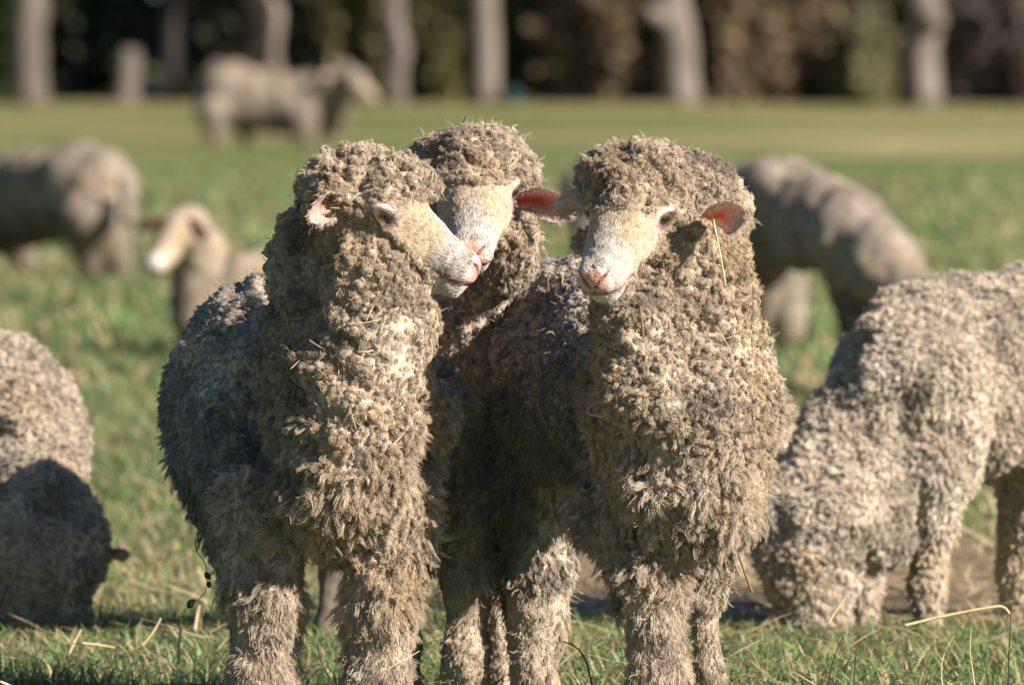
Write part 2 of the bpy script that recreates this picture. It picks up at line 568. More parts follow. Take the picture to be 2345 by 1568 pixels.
def make_ear(base, mid, tip, opening, width, parent, inner=(0.60, 0.10, 0.07), outer=(0.60, 0.46, 0.36), fold=0.9, thick=0.0022, hair=420):  # default inner red: pink skin with the backlit glow put into its colour
    """a cupped leaf-shaped ear along a bent axis; opening = where the hollow side looks"""
    base, mid, tip = [np.asarray(x, float) for x in (base, mid, tip)]
    op = np.asarray(opening, float)
    nt, ns = 22, 13
    layers = []
    cols = []
    for lay in (0, 1):
        pts = []
        for i in range(nt):
            t = i / (nt - 1)
            c = base * (1 - t) ** 2 + 2 * mid * t * (1 - t) + tip * t * t
            d = 2 * (mid - base) * (1 - t) + 2 * (tip - mid) * t
            d /= max(np.linalg.norm(d), 1e-6)
            o = op - d * (op @ d); o /= np.linalg.norm(o)
            side = np.cross(d, o)
            wd = width * (0.50 + 1.15 * t - 0.15 * t * t) * math.sqrt(max(0.0, 1 - t ** 2.6)) * 0.72 + 0.0004
            ang = fold * (1.35 - 0.75 * t)
            for j in range(ns):
                q = -1 + 2 * j / (ns - 1)
                a = q * ang
                # arc of the cup: sideways sin, towards the opening 1-cos
                sx = math.sin(a) / max(ang, 1e-3)
                cz = (1 - math.cos(a)) / max(ang, 1e-3)
                p = c + side * wd * sx + o * wd * cz
                nrm = o * math.cos(a) - side * math.sin(a)
                rip = 0.0012 * math.sin(9 * t + 5 * q)
                p = p + nrm * ((thick if lay == 0 else 0.0) * (1 - 0.6 * q * q) + rip)
                pts.append(p)
                if lay == 0:
                    e = min(1, max(0, (abs(q) - 0.15) / 0.5)) * 0.95
                    e = max(e, min(1, max(0, (t - 0.40) / 0.40)) * 0.95)
                    cc = [inner[n] * (1 - e) + (0.72, 0.50, 0.41)[n] * e for n in range(3)]
                else:
                    cc = outer
                cols.append(cc)
        layers.append(pts)
    v = layers[0] + layers[1]
    n0 = nt * ns
    f = []
    for i in range(nt - 1):
        for j in range(ns - 1):
            a = i * ns + j
            f.append((a, a + 1, a + ns + 1, a + ns))
            f.append((n0 + a, n0 + a + ns, n0 + a + ns + 1, n0 + a + 1))
        for j in (0, ns - 1):
            a = i * ns + j
            f.append((a, a + ns, n0 + a + ns, n0 + a))
    for j in range(ns - 1):
        a = (nt - 1) * ns + j
        f.append((a, a + 1, n0 + a + 1, n0 + a))
    o = mesh_obj('ear', v, f, M_EAR_OUT, parent, cols=np.array(cols))
    if hair:
        rg = np.random.default_rng(9)
        A = np.array(v).reshape(2, nt, ns, 3)
        pts = []
        cen = A[0].mean((0, 1))
        for k in range(hair):
            lay = 0 if rg.random() < 0.25 else 1
            i = rg.integers(2, nt - 1)
            j = int(np.clip(rg.choice([0, ns - 1]) + rg.integers(-2, 3), 0, ns - 1)) if rg.random() < 0.6 else rg.integers(0, ns)
            a = A[lay, i, j] + (A[lay, min(i + 1, nt - 1), j] - A[lay, i, j]) * rg.random()
            nrm = A[lay, i, j] - A[1 - lay, i, j]
            nrm = nrm / max(np.linalg.norm(nrm), 1e-6)
            out = unit((a - cen)[None])[0] * 0.8 + unit((tip - base)[None])[0] * 0.6 + nrm * 0.5 + rg.normal(0, 0.25, 3)
            out /= np.linalg.norm(out)
            ln = 0.0065 * (0.5 + rg.random())
            pts.append([a, a + out * ln * 0.5, a + out * ln + np.array([0, 0, -0.001])])
        curves_obj('ear_hair', np.array(pts), np.repeat([[0.0003, 0.00024, 0.0001]], hair, 0), np.repeat([[0.66, 0.54, 0.45]], hair, 0) * (0.7 + 0.5 * rg.random((hair, 1))), M_FUR, o)
    return o


# ------------------------------------------------------------------ fleece
def curves_obj(name, pts, rad, tint, mat, parent):
    """pts (n, k, 3) strands as hair curves"""
    n, k, _ = pts.shape
    c = bpy.data.hair_curves.new(name)
    c.add_curves([k] * n)
    c.attributes['position'].data.foreach_set('vector', np.ascontiguousarray(pts, np.float32).ravel())
    a = c.attributes.new('radius', 'FLOAT', 'POINT')
    a.data.foreach_set('value', np.ascontiguousarray(rad, np.float32).ravel())
    t = c.attributes.new('tint', 'FLOAT_COLOR', 'CURVE')
    col = np.ones((n, 4), np.float32)
    col[:, :3] = tint
    t.data.foreach_set('color', col.ravel())
    c.materials.append(mat)
    o = bpy.data.objects.new(name, c)
    COL.objects.link(o)
    adopt(o, parent)
    return o


def unit(a):
    return a / np.maximum(np.linalg.norm(a, axis=-1, keepdims=True), 1e-9)


def scatter(v, q, nrm, wt, n, rg):
    tri = np.concatenate([q[:, [0, 1, 2]], q[:, [0, 2, 3]]])
    a = v[tri]
    area = 0.5 * np.linalg.norm(np.cross(a[:, 1] - a[:, 0], a[:, 2] - a[:, 0]), axis=1) * wt[tri].mean(1)
    cs = np.cumsum(area)
    # stratified over the running area gives an even spread along the face order
    u = (np.arange(n) + rg.random(n)) / n * cs[-1]
    ti = np.minimum(np.searchsorted(cs, u), len(tri) - 1)
    r1, r2 = np.sqrt(rg.random(n)), rg.random(n)
    b = np.stack([1 - r1, r1 * (1 - r2), r1 * r2], 1)
    T = tri[ti]
    return (v[T] * b[..., None]).sum(1), unit((nrm[T] * b[..., None]).sum(1)), T, b


def frame(d):
    ref = np.where(np.abs(d[:, 2:3]) < 0.9, np.array([[0, 0, 1.0]]), np.array([[1.0, 0, 0]]))
    e1 = unit(np.cross(d, ref))
    return e1, np.cross(d, e1)


def locks(p, n, length, comb, combw, rr, m, K, curl, r0, tip, tint, rg, turns=1.6, lift=0.0):
    """wool staples: each root grows m strands that gather towards one curling tip"""
    N = len(p)
    d = unit(n * (1 - combw)[:, None] + comb * combw[:, None] + rg.normal(0, 0.22, (N, 3)))
    e1, e2 = frame(d)
    ph = rg.random(N) * 6.283
    tw = turns * 6.283 * (0.6 + 0.8 * rg.random(N)) * np.where(rg.random(N) < 0.5, 1, -1)
    ang = rg.random((N, m)) * 6.283
    rad = np.sqrt(rg.random((N, m))) * rr[:, None]
    off = e1[:, None] * (np.cos(ang) * rad)[..., None] + e2[:, None] * (np.sin(ang) * rad)[..., None]
    out = np.empty((N, m, K, 3), np.float32)
    lj = length[:, None] * (0.72 + 0.4 * rg.random((N, m)))
    cj = rg.normal(0, 0.35, (N, m))
    for i in range(K):
        t = i / (K - 1)
        gather = 1 - (1 - tip) * t ** 0.8 if np.isscalar(tip) else (1 - (1 - tip[:, None, None]) * t ** 0.8)
        c = p[:, None] - n[:, None] * 0.003 + d[:, None] * (lj * t)[..., None]
        c = c + comb[:, None] * (lj * (combw * 0.6 * t * t)[:, None])[..., None]
        a = ph[:, None] + tw[:, None] * t + cj
        cr = curl[:, None] * (0.25 + 0.75 * t) * (1 if i else 0)
        c = c + e1[:, None] * (np.cos(a) * cr)[..., None] + e2[:, None] * (np.sin(a) * cr)[..., None]
        out[:, :, i] = c + off * gather
    out = out.reshape(N * m, K, 3)
    prof = np.array([1.0 - 0.45 * (i / (K - 1)) ** 2 for i in range(K)])
    radii = np.repeat((r0 * (0.8 + 0.4 * rg.random((N, m)))).reshape(-1, 1), K, 1) * prof
    tn = np.repeat(tint, m, 0) * (0.86 + 0.28 * rg.random((N * m, 1)))
    return out, radii, tn


def wool_tint(p, rg, seed, base=(0.50, 0.395, 0.29), dirt=(0.245, 0.19, 0.145), warm=(0.50, 0.36, 0.225)):
    n1 = vnoise(p, 0.09, seed) * 0.6 + vnoise(p, 0.03, seed + 1) * 0.4
    n2 = vnoise(p, 0.13, seed + 2)
    c = np.array(base)[None] + np.zeros((len(p), 1))
    c = c + (np.array(dirt) - c) * smoothstep(-0.02, 0.42, n1)[:, None] * 0.88
    c = c + (np.array(warm) - c) * smoothstep(-0.1, 0.5, n2)[:, None] * 0.6
    n3 = vnoise(p, 0.06, seed + 3) + 0.4 * vnoise(p, 0.02, seed + 5)
    c = c + (np.array(base) * np.array([1.28, 1.30, 1.33]) - c) * smoothstep(0.25, 0.75, n3)[:, None] * 0.8
    return c * (0.85 + 0.3 * rg.random((len(p), 1)))


def build_sheep(name, label, base, prims, head=None, lid=0.5, n_locks=14000, m=13, seed=1, fine=0.0022, coarse=0.0085,
                ears=(), zones=None, fold=None, group='sheep grazing and standing in the field', strand=0.00035, inset=0.007):
    """near sheep: one continuous body mesh with a modelled face, plus a fleece of curled staples"""
    rg = np.random.default_rng(seed)
    root = empty('sheep', base)
    tag(root, label, 'sheep', group)
    pr = list(prims)
    box = None
    if head is not None:
        pr += face_prims(head, lid)
        c = np.array([head.w(f, u, s) for f in (-0.05, 0.18) for u in (-0.08, 0.06) for s in (-0.07, 0.07)])
        box = (c.min(0) - 0.004, c.max(0) + 0.004)
    v, q = sdf_mesh(pr, coarse, box, fine if box is not None else None)
    v = relax(v, q, 2, 0.5)
    nrm = vnormals(v, q)
    mask = face_mask(head, v) if head is not None else np.zeros(len(v))
    wool = 1 - mask
    z = v[:, 2]
    leg = smoothstep(0.30, 0.22, z)
    # skin folds and staple cells
    big = vnoise(v, 0.085, seed) * 0.012 + vnoise(v, 0.04, seed + 3) * 0.005
    if fold is not None:
        big = big + fold(v)
    warp = v + 0.006 * np.stack([vnoise(v, 0.02, 1), vnoise(v, 0.02, 2), vnoise(v, 0.02, 3)], 1)
    upper = smoothstep(0.50, 0.62, z) * smoothstep(0.30, 0.12, v[:, 1] - base[1] * 0)
    w1 = worley(warp, 0.021, seed)
    patchy = 0.55 + 0.9 * smoothstep(-0.45, 0.45, vnoise(v, 0.10, seed + 4))
    part = np.exp(-(vnoise(warp, 0.055, seed + 14) / 0.10) ** 2) * smoothstep(-0.2, 0.4, vnoise(v, 0.15, seed + 15))
    cell = (0.55 - w1) * (0.012 + 0.006 * upper) * patchy + (0.6 - worley(v, 0.010, seed + 9)) * 0.004 - 0.017 * part
    disp = (big * (1 - 0.6 * leg) + cell * (1 - 0.75 * leg) + vnoise(v, 0.03, seed + 8) * 0.004 * leg) * smoothstep(0.0, 0.6, wool) - inset * wool
    face_relief = (vnoise(v, 0.010, seed + 20) * 0.0008 + vnoise(v, 0.028, seed + 21) * 0.0014) * mask
    v = v + nrm * (disp + face_relief)[:, None]
    nrm = vnormals(v, q)
    cols = wool_tint(v, rg, seed + 30) * 0.85
    if head is not None:
        fc = face_colour(head, v)
        cols = cols + (fc - cols) * mask[:, None]
    mesh_obj('body', v, q, M_WOOL, root, cols=cols)
    # ---- staples
    facing = nrm @ unit(np.array([0.15, -1.0, 0.25]))
    dens = 0.25 + 0.75 * smoothstep(-0.35, 0.1, facing)
    hd = np.zeros(len(v))
    if head is not None:
        hd = smoothstep(0.26, 0.16, np.linalg.norm(v - head.w(-0.05, 0, 0), axis=1))
    wt = dens * smoothstep(0.35, 0.75, wool) * (1 + 1.0 * hd) * (1 + 1.2 * leg) * (1.25 - 0.75 * smoothstep(0.35, 0.75, w1) * (1 - leg))
    p, n, T, b = scatter(v, q, nrm, wt, n_locks, rg)
    hdp = (hd[T] * b).sum(1)
    zz = p[:, 2] + 0.02 * vnoise(p, 0.05, seed + 41)
    lg = smoothstep(0.245, 0.19, zz)                       # short fur below the knee
    thigh = smoothstep(0.36, 0.30, zz) * (1 - lg)          # shaggy upper leg
    under = smoothstep(0.50, 0.40, zz) * (1 - lg)
    chest = smoothstep(0.66, 0.48, zz) * (1 - lg)
    down = np.array([0, 0, -1.0])[None] - n * (-n[:, 2:3])
    down = unit(down + rg.normal(0, 0.25, p.shape) + np.stack([vnoise(p, 0.06, seed + 40), np.zeros(len(p)), np.zeros(len(p))], 1) * 0.6)
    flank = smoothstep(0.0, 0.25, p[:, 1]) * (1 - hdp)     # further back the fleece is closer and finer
    length = (0.0085 + 0.005 * chest + 0.0075 * under + 0.002 * lg) * (1 - 0.12 * hdp) * (1 - 0.35 * flank) * (0.6 + 0.8 * rg.random(len(p))) * (0.70 + 0.75 * smoothstep(-0.5, 0.6, vnoise(p, 0.05, seed + 60)))
    combw = np.clip(0.10 + 0.15 * chest + 0.28 * under + 0.15 * thigh + 0.72 * lg + 0.15 * flank, 0, 0.86)
    rr = (0.0042 + 0.0008 * chest + 0.0004 * under + 0.0010 * lg) * (0.7 + 0.6 * rg.random(len(p))) * (1 - 0.25 * flank)
    curl = (0.0026 + 0.0008 * under) * (1 - 0.85 * lg) * (0.5 + 1.0 * rg.random(len(p))) * (1 - 0.5 * flank)
    tint = wool_tint(p, rg, seed + 30)
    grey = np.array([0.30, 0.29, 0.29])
    tint = tint + (grey - tint) * (flank * 0.75 * (1 - lg) * (1 - 0.7 * thigh))[:, None]  # flank wool greyer: dirty grey tips, plus bluish shade put into the tint
    gather = np.clip(0.88 - 0.12 * chest - 0.06 * under + 0.2 * lg, 0.3, 1)
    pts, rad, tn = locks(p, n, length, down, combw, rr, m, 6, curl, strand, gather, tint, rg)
    # stray fibres standing proud of the fleece
    p, n, T, b = scatter(v, q, nrm, wt, 1500, rg)
    p2, r2, t2 = locks(p, n, 0.012 + 0.016 * rg.random(len(p)), unit(np.array([0, 0, -1.0])[None] + n * n[:, 2:3] + 0.01), np.full(len(p), 0.12),
                       np.full(len(p), 0.0025), 3, 6, np.full(len(p), 0.003), 0.00026, 0.6, wool_tint(p, rg, seed + 30), rg, 1.1)
    pts, rad, tn = np.concatenate([pts, p2]), np.concatenate([rad, r2]), np.concatenate([tn, t2])
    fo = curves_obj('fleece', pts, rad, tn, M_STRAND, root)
    fo['kind'] = 'stuff'
    # short woolly hair straggling over the edge of the bare face
    if head is not None:
        edge = smoothstep(0.05, 0.3, mask) * smoothstep(1.0, 0.9, mask)
        grow = np.zeros(len(v)); cnt = np.zeros(len(v))
        e2 = edge
        for _ in range(5):
            acc = np.zeros(len(v)); deg = np.zeros(len(v))
            for c in range(4):
                acc += np.bincount(q[:, c], e2[q[:, (c + 1) % 4]] + e2[q[:, (c + 3) % 4]], len(v)); deg += 2 * np.bincount(q[:, c], minlength=len(v))
            e2 = np.maximum(e2, acc / np.maximum(deg, 1))
        f, u, s = head.local(v)
        e2 = e2 * (np.sqrt((f - 0.010) ** 2 + u ** 2) > 0.026) * (f < 0.115)
        p, n, T, b = scatter(v, q, nrm, e2, 1500, rg)
        fd = unit(head.F[None] * 0.5 + rg.normal(0, 0.6, p.shape))
        p2, r2, t2 = locks(p, n, 0.004 + 0.004 * rg.random(len(p)), fd, np.full(len(p), 0.4), np.full(len(p), 0.003), 8, 5, np.full(len(p), 0.0018), 0.0003, 0.8,
                           wool_tint(p, rg, seed + 30, (0.56, 0.45, 0.32), (0.42, 0.33, 0.23), (0.58, 0.44, 0.28)), rg)
        fo = curves_obj('face_wool', p2, r2, t2, M_STRAND, root)
        fo['kind'] = 'stuff'
    # chaff and bits of straw caught in the wool
    p, n, T, b = scatter(v, q, nrm, wt * (facing > 0) * smoothstep(0.35, 0.55, z), 90, rg)
    d = unit(rg.normal(0, 1, p.shape) + n * 0.15)
    d = unit(d - n * (d * n).sum(1, keepdims=True) * 0.8)
    ln = (0.005 + 0.016 * rg.random(len(p)) ** 2)[:, None]
    p = p + n * 0.009
    pts = np.stack([p - d * ln, p + n * 0.001, p + d * ln + rg.normal(0, 0.002, p.shape)], 1)
    cc = np.where(rg.random((len(p), 1)) < 0.65, np.array([[0.60, 0.46, 0.24]]), np.array([[0.10, 0.065, 0.04]])) * (0.7 + 0.5 * rg.random((len(p), 1)))
    fo = curves_obj('chaff', pts, np.repeat(0.0004 + 0.0005 * rg.random((len(p), 1)), 3, 1), cc, M_FUR, root)
    fo['kind'] = 'stuff'
    # ---- short hair of the face
    if head is not None:
        wf = smoothstep(0.3, 0.8, mask)
        f, u, s = head.local(v)
        wf = wf * (1 - smoothstep(0.155, 0.162, f)) * (np.sqrt((f - 0.010) ** 2 + u ** 2) > 0.019)
        nf = 22000
        p, n, T, b = scatter(v, q, nrm, wf, nf, rg)
        fl, ul, sl = head.local(p)
        back_d = -head.F[None] + 0.25 * (-head.U)[None] * smoothstep(0.0, -0.03, ul)[:, None] + 0.2 * rg.normal(0, 1, p.shape)
        back_d = unit(back_d - n * (back_d * n).sum(1, keepdims=True))
        ln = 0.0085 * (0.5 + 0.9 * rg.random(nf))
        K = 3
        pts = np.stack([p - n * 0.0005 + (back_d * 0.9 + n * (0.34 - 0.2 * t)) * (ln * t)[:, None] for t in (0, 0.5, 1.0)], 1)
        cc = (cols[T] * b[..., None]).sum(1) * (0.62 + 0.62 * rg.random((nf, 1)))
        rad = np.repeat([[0.00038, 0.0003, 0.0001]], nf, 0)
        fo = curves_obj('face_hair', pts, rad, cc, M_FUR, root)
        fo['kind'] = 'stuff'
        for s in (-1, 1):
            make_eye(head, s, root, lid)
    for e in ears:
        make_ear(*e[:5], root, **(e[5] if len(e) > 5 else {}))
    return root


def far_sheep(label, base, prims, coarse, seed, ears=(), tone=(0.28, 0.225, 0.17), amp=1.0, face=None, locks_n=0, group='sheep grazing and standing in the field',
              cell=0.03, lock_len=0.014, lock_r=0.0065, strand=0.00062, heads=(), spots=()):
    rg = np.random.default_rng(seed)
    root = empty('sheep', base)
    tag(root, label, 'sheep', group)
    v, q = sdf_mesh(prims, coarse)
    v = relax(v, q, 1, 0.5)
    nrm = vnormals(v, q)
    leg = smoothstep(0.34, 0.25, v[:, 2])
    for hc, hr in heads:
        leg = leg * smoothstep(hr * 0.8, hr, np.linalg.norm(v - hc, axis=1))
    fm = np.zeros(len(v))
    if face is not None:
        c, r = face
        fm = smoothstep(r, r * 0.8, np.linalg.norm(v - c, axis=1) + 0.01 * vnoise(v, 0.02, 3))
    disp = ((0.62 - worley(v, cell, seed)) * 0.014 + vnoise(v * [1, 1, 0.5], 0.09, seed) * 0.022 + vnoise(v * [1, 1, 0.6], 0.045, seed + 2) * 0.010) * amp * (1 - 0.8 * leg) * (1 - fm)
    v = v + nrm * disp[:, None]
    nrm = vnormals(v, q)
    t = np.array(tone)
    cols = wool_tint(v, rg, seed + 30, tone, t * 0.62, t * np.array([1.08, 1.0, 0.86]))
    cols = cols + (np.array([0.46, 0.34, 0.235]) - cols) * fm[:, None]
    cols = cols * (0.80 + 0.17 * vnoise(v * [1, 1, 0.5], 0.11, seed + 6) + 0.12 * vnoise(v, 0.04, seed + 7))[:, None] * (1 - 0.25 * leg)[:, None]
    for sc, sr, scol in spots:
        sm = smoothstep(sr, sr * 0.7, np.linalg.norm(v - sc, axis=1))
        cols = cols + (np.array(scol) - cols) * sm[:, None]
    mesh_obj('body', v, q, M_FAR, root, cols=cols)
    if locks_n:
        facing = nrm @ unit(np.array([0.1, -1.0, 0.3]))
        p, n, T, b = scatter(v, q, nrm, (0.25 + smoothstep(-0.3, 0.1, facing)) * (1 + 1.2 * leg), locks_n, rg)
        lg = (leg[T] * b).sum(1)
        down = unit(np.array([0, 0, -1.0])[None] + n * n[:, 2:3] + rg.normal(0, 0.3, p.shape))
        pts, rad, tn = locks(p, n, lock_len * (1 - 0.35 * lg) * (0.7 + 0.6 * rg.random(locks_n)), down, 0.28 + 0.54 * lg,
                             lock_r * (1 - 0.4 * lg) * (0.6 + 0.8 * rg.random(locks_n)), 13, 5, 0.0036 * (1 - 0.7 * lg), strand, 0.6,
                             wool_tint(p, rg, seed + 30, tone, t * 0.62, t * np.array([1.08, 1.0, 0.86])), rg)
        fo = curves_obj('fleece', pts, rad, tn, M_STRAND, root)
        fo['kind'] = 'stuff'
    for e in ears:
        make_ear(*e[:5], root, **{'hair': 0, **(e[5] if len(e) > 5 else {})})
    return root


# ------------------------------------------------------------------ ground
def ground_material():
    m, nt, b = new_mat('pasture')
    L = nt.links.new
    tc = nt.nodes.new('ShaderNodeTexCoord')

    def noise(scale, detail=4, rough=0.6, sy=1.0):
        mp = nt.nodes.new('ShaderNodeMapping')
        mp.inputs['Scale'].default_value = (1, sy, 1)
        L(tc.outputs['Object'], mp.inputs[0])
        n = nt.nodes.new('ShaderNodeTexNoise')
        n.inputs['Scale'].default_value = scale
        n.inputs['Detail'].default_value = detail
        n.inputs['Roughness'].default_value = rough
        L(mp.outputs[0], n.inputs['Vector'])
        return n.outputs[0]

    def ramp(sock, a, bb):
        r = nt.nodes.new('ShaderNodeMapRange')
        r.interpolation_type = 'SMOOTHSTEP'
        r.inputs['From Min'].default_value = a
        r.inputs['From Max'].default_value = bb
        L(sock, r.inputs['Value'])
        return r.outputs[0]

    def mix(c1, c2, fac):
        x = nt.nodes.new('ShaderNodeMix')
        x.data_type = 'RGBA'
        if isinstance(fac, float): x.inputs[0].default_value = fac
        else: L(fac, x.inputs[0])
        for i, c in ((6, c1), (7, c2)):
            if isinstance(c, tuple): x.inputs[i].default_value = (*c, 1)
            else: L(c, x.inputs[i])
        return x.outputs[2]

    def math_(op, a, bb):
        n = nt.nodes.new('ShaderNodeMath')
        n.operation = op
        for i, c in ((0, a), (1, bb)):
            if isinstance(c, float): n.inputs[i].default_value = c
            else: L(c, n.inputs[i])
        return n.outputs[0]

    sx = nt.nodes.new('ShaderNodeSeparateXYZ')
    L(tc.outputs['Object'], sx.inputs[0])
    g = mix((0.082, 0.140, 0.036), (0.138, 0.178, 0.055), ramp(noise(0.55, 5), 0.4, 0.62))
    g = mix(g, (0.065, 0.105, 0.032), ramp(noise(1.6, 4), 0.56, 0.70))
    straw = (0.33, 0.265, 0.145)
    dry = ramp(noise(0.33, 5, 0.65, 0.5), 0.48, 0.66)
    g = mix(g, straw, math_('MULTIPLY', dry, 0.75))
    far = ramp(sx.outputs['Y'], 45.0, 95.0)
    g = mix(g, mix((0.13, 0.155, 0.045), (0.36, 0.27, 0.135), ramp(noise(0.16, 5, 0.6, 0.35), 0.36, 0.66)), math_('MULTIPLY', far, 0.75))
    band = math_('MULTIPLY', math_('MULTIPLY', ramp(sx.outputs['Y'], 66.0, 76.0), ramp(sx.outputs['Y'], 92.0, 82.0)), ramp(sx.outputs['X'], 0.4, 2.6))
    g = mix(g, (0.42, 0.325, 0.17), math_('MULTIPLY', band, ramp(noise(0.35, 4, 0.6, 0.4), 0.40, 0.60)))
    g = mix(g, (0.36, 0.28, 0.15), math_('MULTIPLY', math_('MULTIPLY', ramp(sx.outputs['Y'], 6.0, 7.0), ramp(sx.outputs['Y'], 22.0, 12.0)), math_('MULTIPLY', ramp(noise(0.7, 4, 0.6, 0.5), 0.46, 0.60), 0.8)))
    # trampled, straw-strewn earth just behind the front sheep, mostly towards the right
    near = math_('MULTIPLY', ramp(sx.outputs['Y'], 3.2, 4.0), ramp(sx.outputs['Y'], 8.2, 6.0))
    side = ramp(sx.outputs['X'], -0.55, 0.35)
    side = math_('ADD', math_('MULTIPLY', side, 0.6), 0.45)
    patch = math_('MULTIPLY', near, math_('MULTIPLY', side, ramp(noise(0.9, 5), 0.22, 0.42)))
    earth = mix((0.21, 0.135, 0.075), (0.34, 0.245, 0.14), ramp(noise(5.0, 6, 0.7), 0.38, 0.62))
    g = mix(g, earth, patch)
    fine = noise(60.0, 3)
    g = mix(g, (0.02, 0.03, 0.01), math_('MULTIPLY', ramp(fine, 0.52, 0.75), 0.5))
    L(g, b.inputs['Base Color'])
    b.inputs['Roughness'].default_value = 0.95
    b.inputs['Specular IOR Level'].default_value = 0.05
    bp = nt.nodes.new('ShaderNodeBump')
    bp.inputs['Strength'].default_value = 0.9
    bp.inputs['Distance'].default_value = 0.05
    L(noise(14.0, 5, 0.7), bp.inputs['Height'])
    L(bp.outputs[0], b.inputs['Normal'])
    return m


M_GROUND = ground_material()
gx = np.concatenate([np.linspace(-260, -8, 22), np.linspace(-6, 6, 60), np.linspace(8, 260, 22)])
gy = np.concatenate([np.linspace(-30, -1, 12), np.linspace(0, 30, 100), np.linspace(32, 420, 70)])
GX, GY = np.meshgrid(gx, gy, indexing='ij')
gv = np.stack([GX.ravel(), GY.ravel(), np.zeros(GX.size)], 1)


def ground_z(p):
    q = np.array(p, float).copy(); q[:, 2] = 0
    return vnoise(q, 1.7, 71) * 0.018 + vnoise(q, 0.45, 72) * 0.008


gv[:, 2] = ground_z(gv)
ii, jj = np.meshgrid(np.arange(len(gx) - 1), np.arange(len(gy) - 1), indexing='ij')
a0 = (ii * len(gy) + jj).ravel()
gf = np.stack([a0, a0 + len(gy), a0 + len(gy) + 1, a0 + 1], 1)
tag(mesh_obj('ground', gv, gf, M_GROUND), kind='structure')


# ------------------------------------------------------------------ grass and straw
def blades(name, x0, x1, y0, y1, n, hmin, hmax, w, seed, colour, mat, lean=0.5, keep=None, flat=False):
    rg = np.random.default_rng(seed)
    d0, d1 = DIST + y0, DIST + y1
    y = np.sqrt(d0 ** 2 + rg.random(n) * (d1 ** 2 - d0 ** 2)) - DIST
    k = (DIST + y) / DIST
    x = (x0 + (x1 - x0) * rg.random(n)) * k
    p = np.stack([x, y, np.zeros(n)], 1)
    if keep is not None:
        p = p[keep(p, rg)]
    n = len(p)
    p[:, 2] = ground_z(p) - 0.004
    h = hmin + (hmax - hmin) * rg.random(n) ** 1.5
    az = rg.random(n) * 6.283
    dirv = np.stack([np.cos(az), np.sin(az), np.zeros(n)], 1)
    side = np.stack([-np.sin(az + rg.normal(0, 0.6, n)), np.cos(az), np.zeros(n)], 1)
    ln = lean * (0.4 + rg.random(n))
    if flat:
        el = np.abs(rg.normal(0.06, 0.16, n))
        up = dirv * np.cos(el)[:, None] + np.array([0, 0, 1.0]) * np.sin(el)[:, None]
        p[:, 2] += 0.010 + 0.03 * rg.random(n)
    wd = w * (0.6 + 0.8 * rg.random(n))
    V = np.empty((n, 7, 3))
    for r, t in enumerate((0, 0.4, 0.75, 1.0)):
        if flat:
            c = p + up * (h * t)[:, None] - np.array([0, 0, 0.25]) * (h * t * t * 0.3)[:, None]
        else:
            c = p + np.array([0, 0, 1.0]) * (h * (t - 0.25 * ln * t * t))[:, None] + dirv * (h * ln * t * t)[:, None]
        if r < 3:
            ww = (wd * (1, 0.9, 0.6)[r])[:, None] * 0.5
            if flat: ww = wd[:, None] * 0.5
            V[:, 2 * r] = c - side * ww
            V[:, 2 * r + 1] = c + side * ww
        else:
            V[:, 6] = c
    base = np.arange(n)[:, None] * 7
    quads = np.concatenate([base + [0, 1, 3, 2], base + [2, 3, 5, 4]])
    tris = base + [4, 5, 6]
    me = bpy.data.meshes.new(name)
    me.vertices.add(n * 7)
    me.vertices.foreach_set('co', V.astype(np.float32).ravel())
    me.loops.add(len(quads) * 4 + n * 3)
    me.loops.foreach_set('vertex_index', np.concatenate([quads.ravel(), tris.ravel()]).astype(np.int32))
    me.polygons.add(len(quads) + n)
    me.polygons.foreach_set('loop_start', np.concatenate([np.arange(len(quads)) * 4, len(quads) * 4 + np.arange(n) * 3]).astype(np.int32))
    me.update(calc_edges=True)
    me.polygons.foreach_set('use_smooth', np.ones(len(me.polygons), bool))
    c = np.ones((n, 7, 4), np.float32)
    c[:, :, :3] = colour(p, rg)[:, None]
    a = me.color_attributes.new('tint', 'FLOAT_COLOR', 'POINT')
    a.data.foreach_set('color', c.ravel())
    me.materials.append(mat)
    o = bpy.data.objects.new(name, me)
    COL.objects.link(o)
    tag(o, kind='stuff')
    return o


M_GRASS = mat_tint('grass_blade', 0.45, 0.35, 30.0, 0.0, 0.35)
M_STRAW = mat_tint('straw', 0.5, 0.35, 40.0, 0.0, 0.15)


def green(p, rg):
    n = vnoise(p * [1, 1, 0], 0.35, 81)[:, None]
    c = np.array([0.140, 0.210, 0.070]) + n * np.array([0.02, 0.02, 0.008])
    r = rg.random((len(p), 1))
    c = c * (0.6 + 0.9 * r)
    dry = (rg.random(len(p)) < 0.38)
    c[dry] = np.array([0.44, 0.345, 0.18]) * (0.7 + 0.5 * rg.random((dry.sum(), 1)))
    return c


def straw_col(p, rg):
    return np.array([0.56, 0.43, 0.235]) * (0.55 + 0.65 * rg.random((len(p), 1)))


def earth_band(p):
    """share of bare, strawy ground at a place"""
    n = vnoise(p * [1, 1, 0], 0.8, 90)
    side = smoothstep(-0.55, 0.35, p[:, 0]) * 0.75 + 0.25
    return np.clip(smoothstep(2.6, 3.6, p[:, 1] + 0.5 * n) * smoothstep(8.0, 6.2, p[:, 1]) * side, 0, 1)


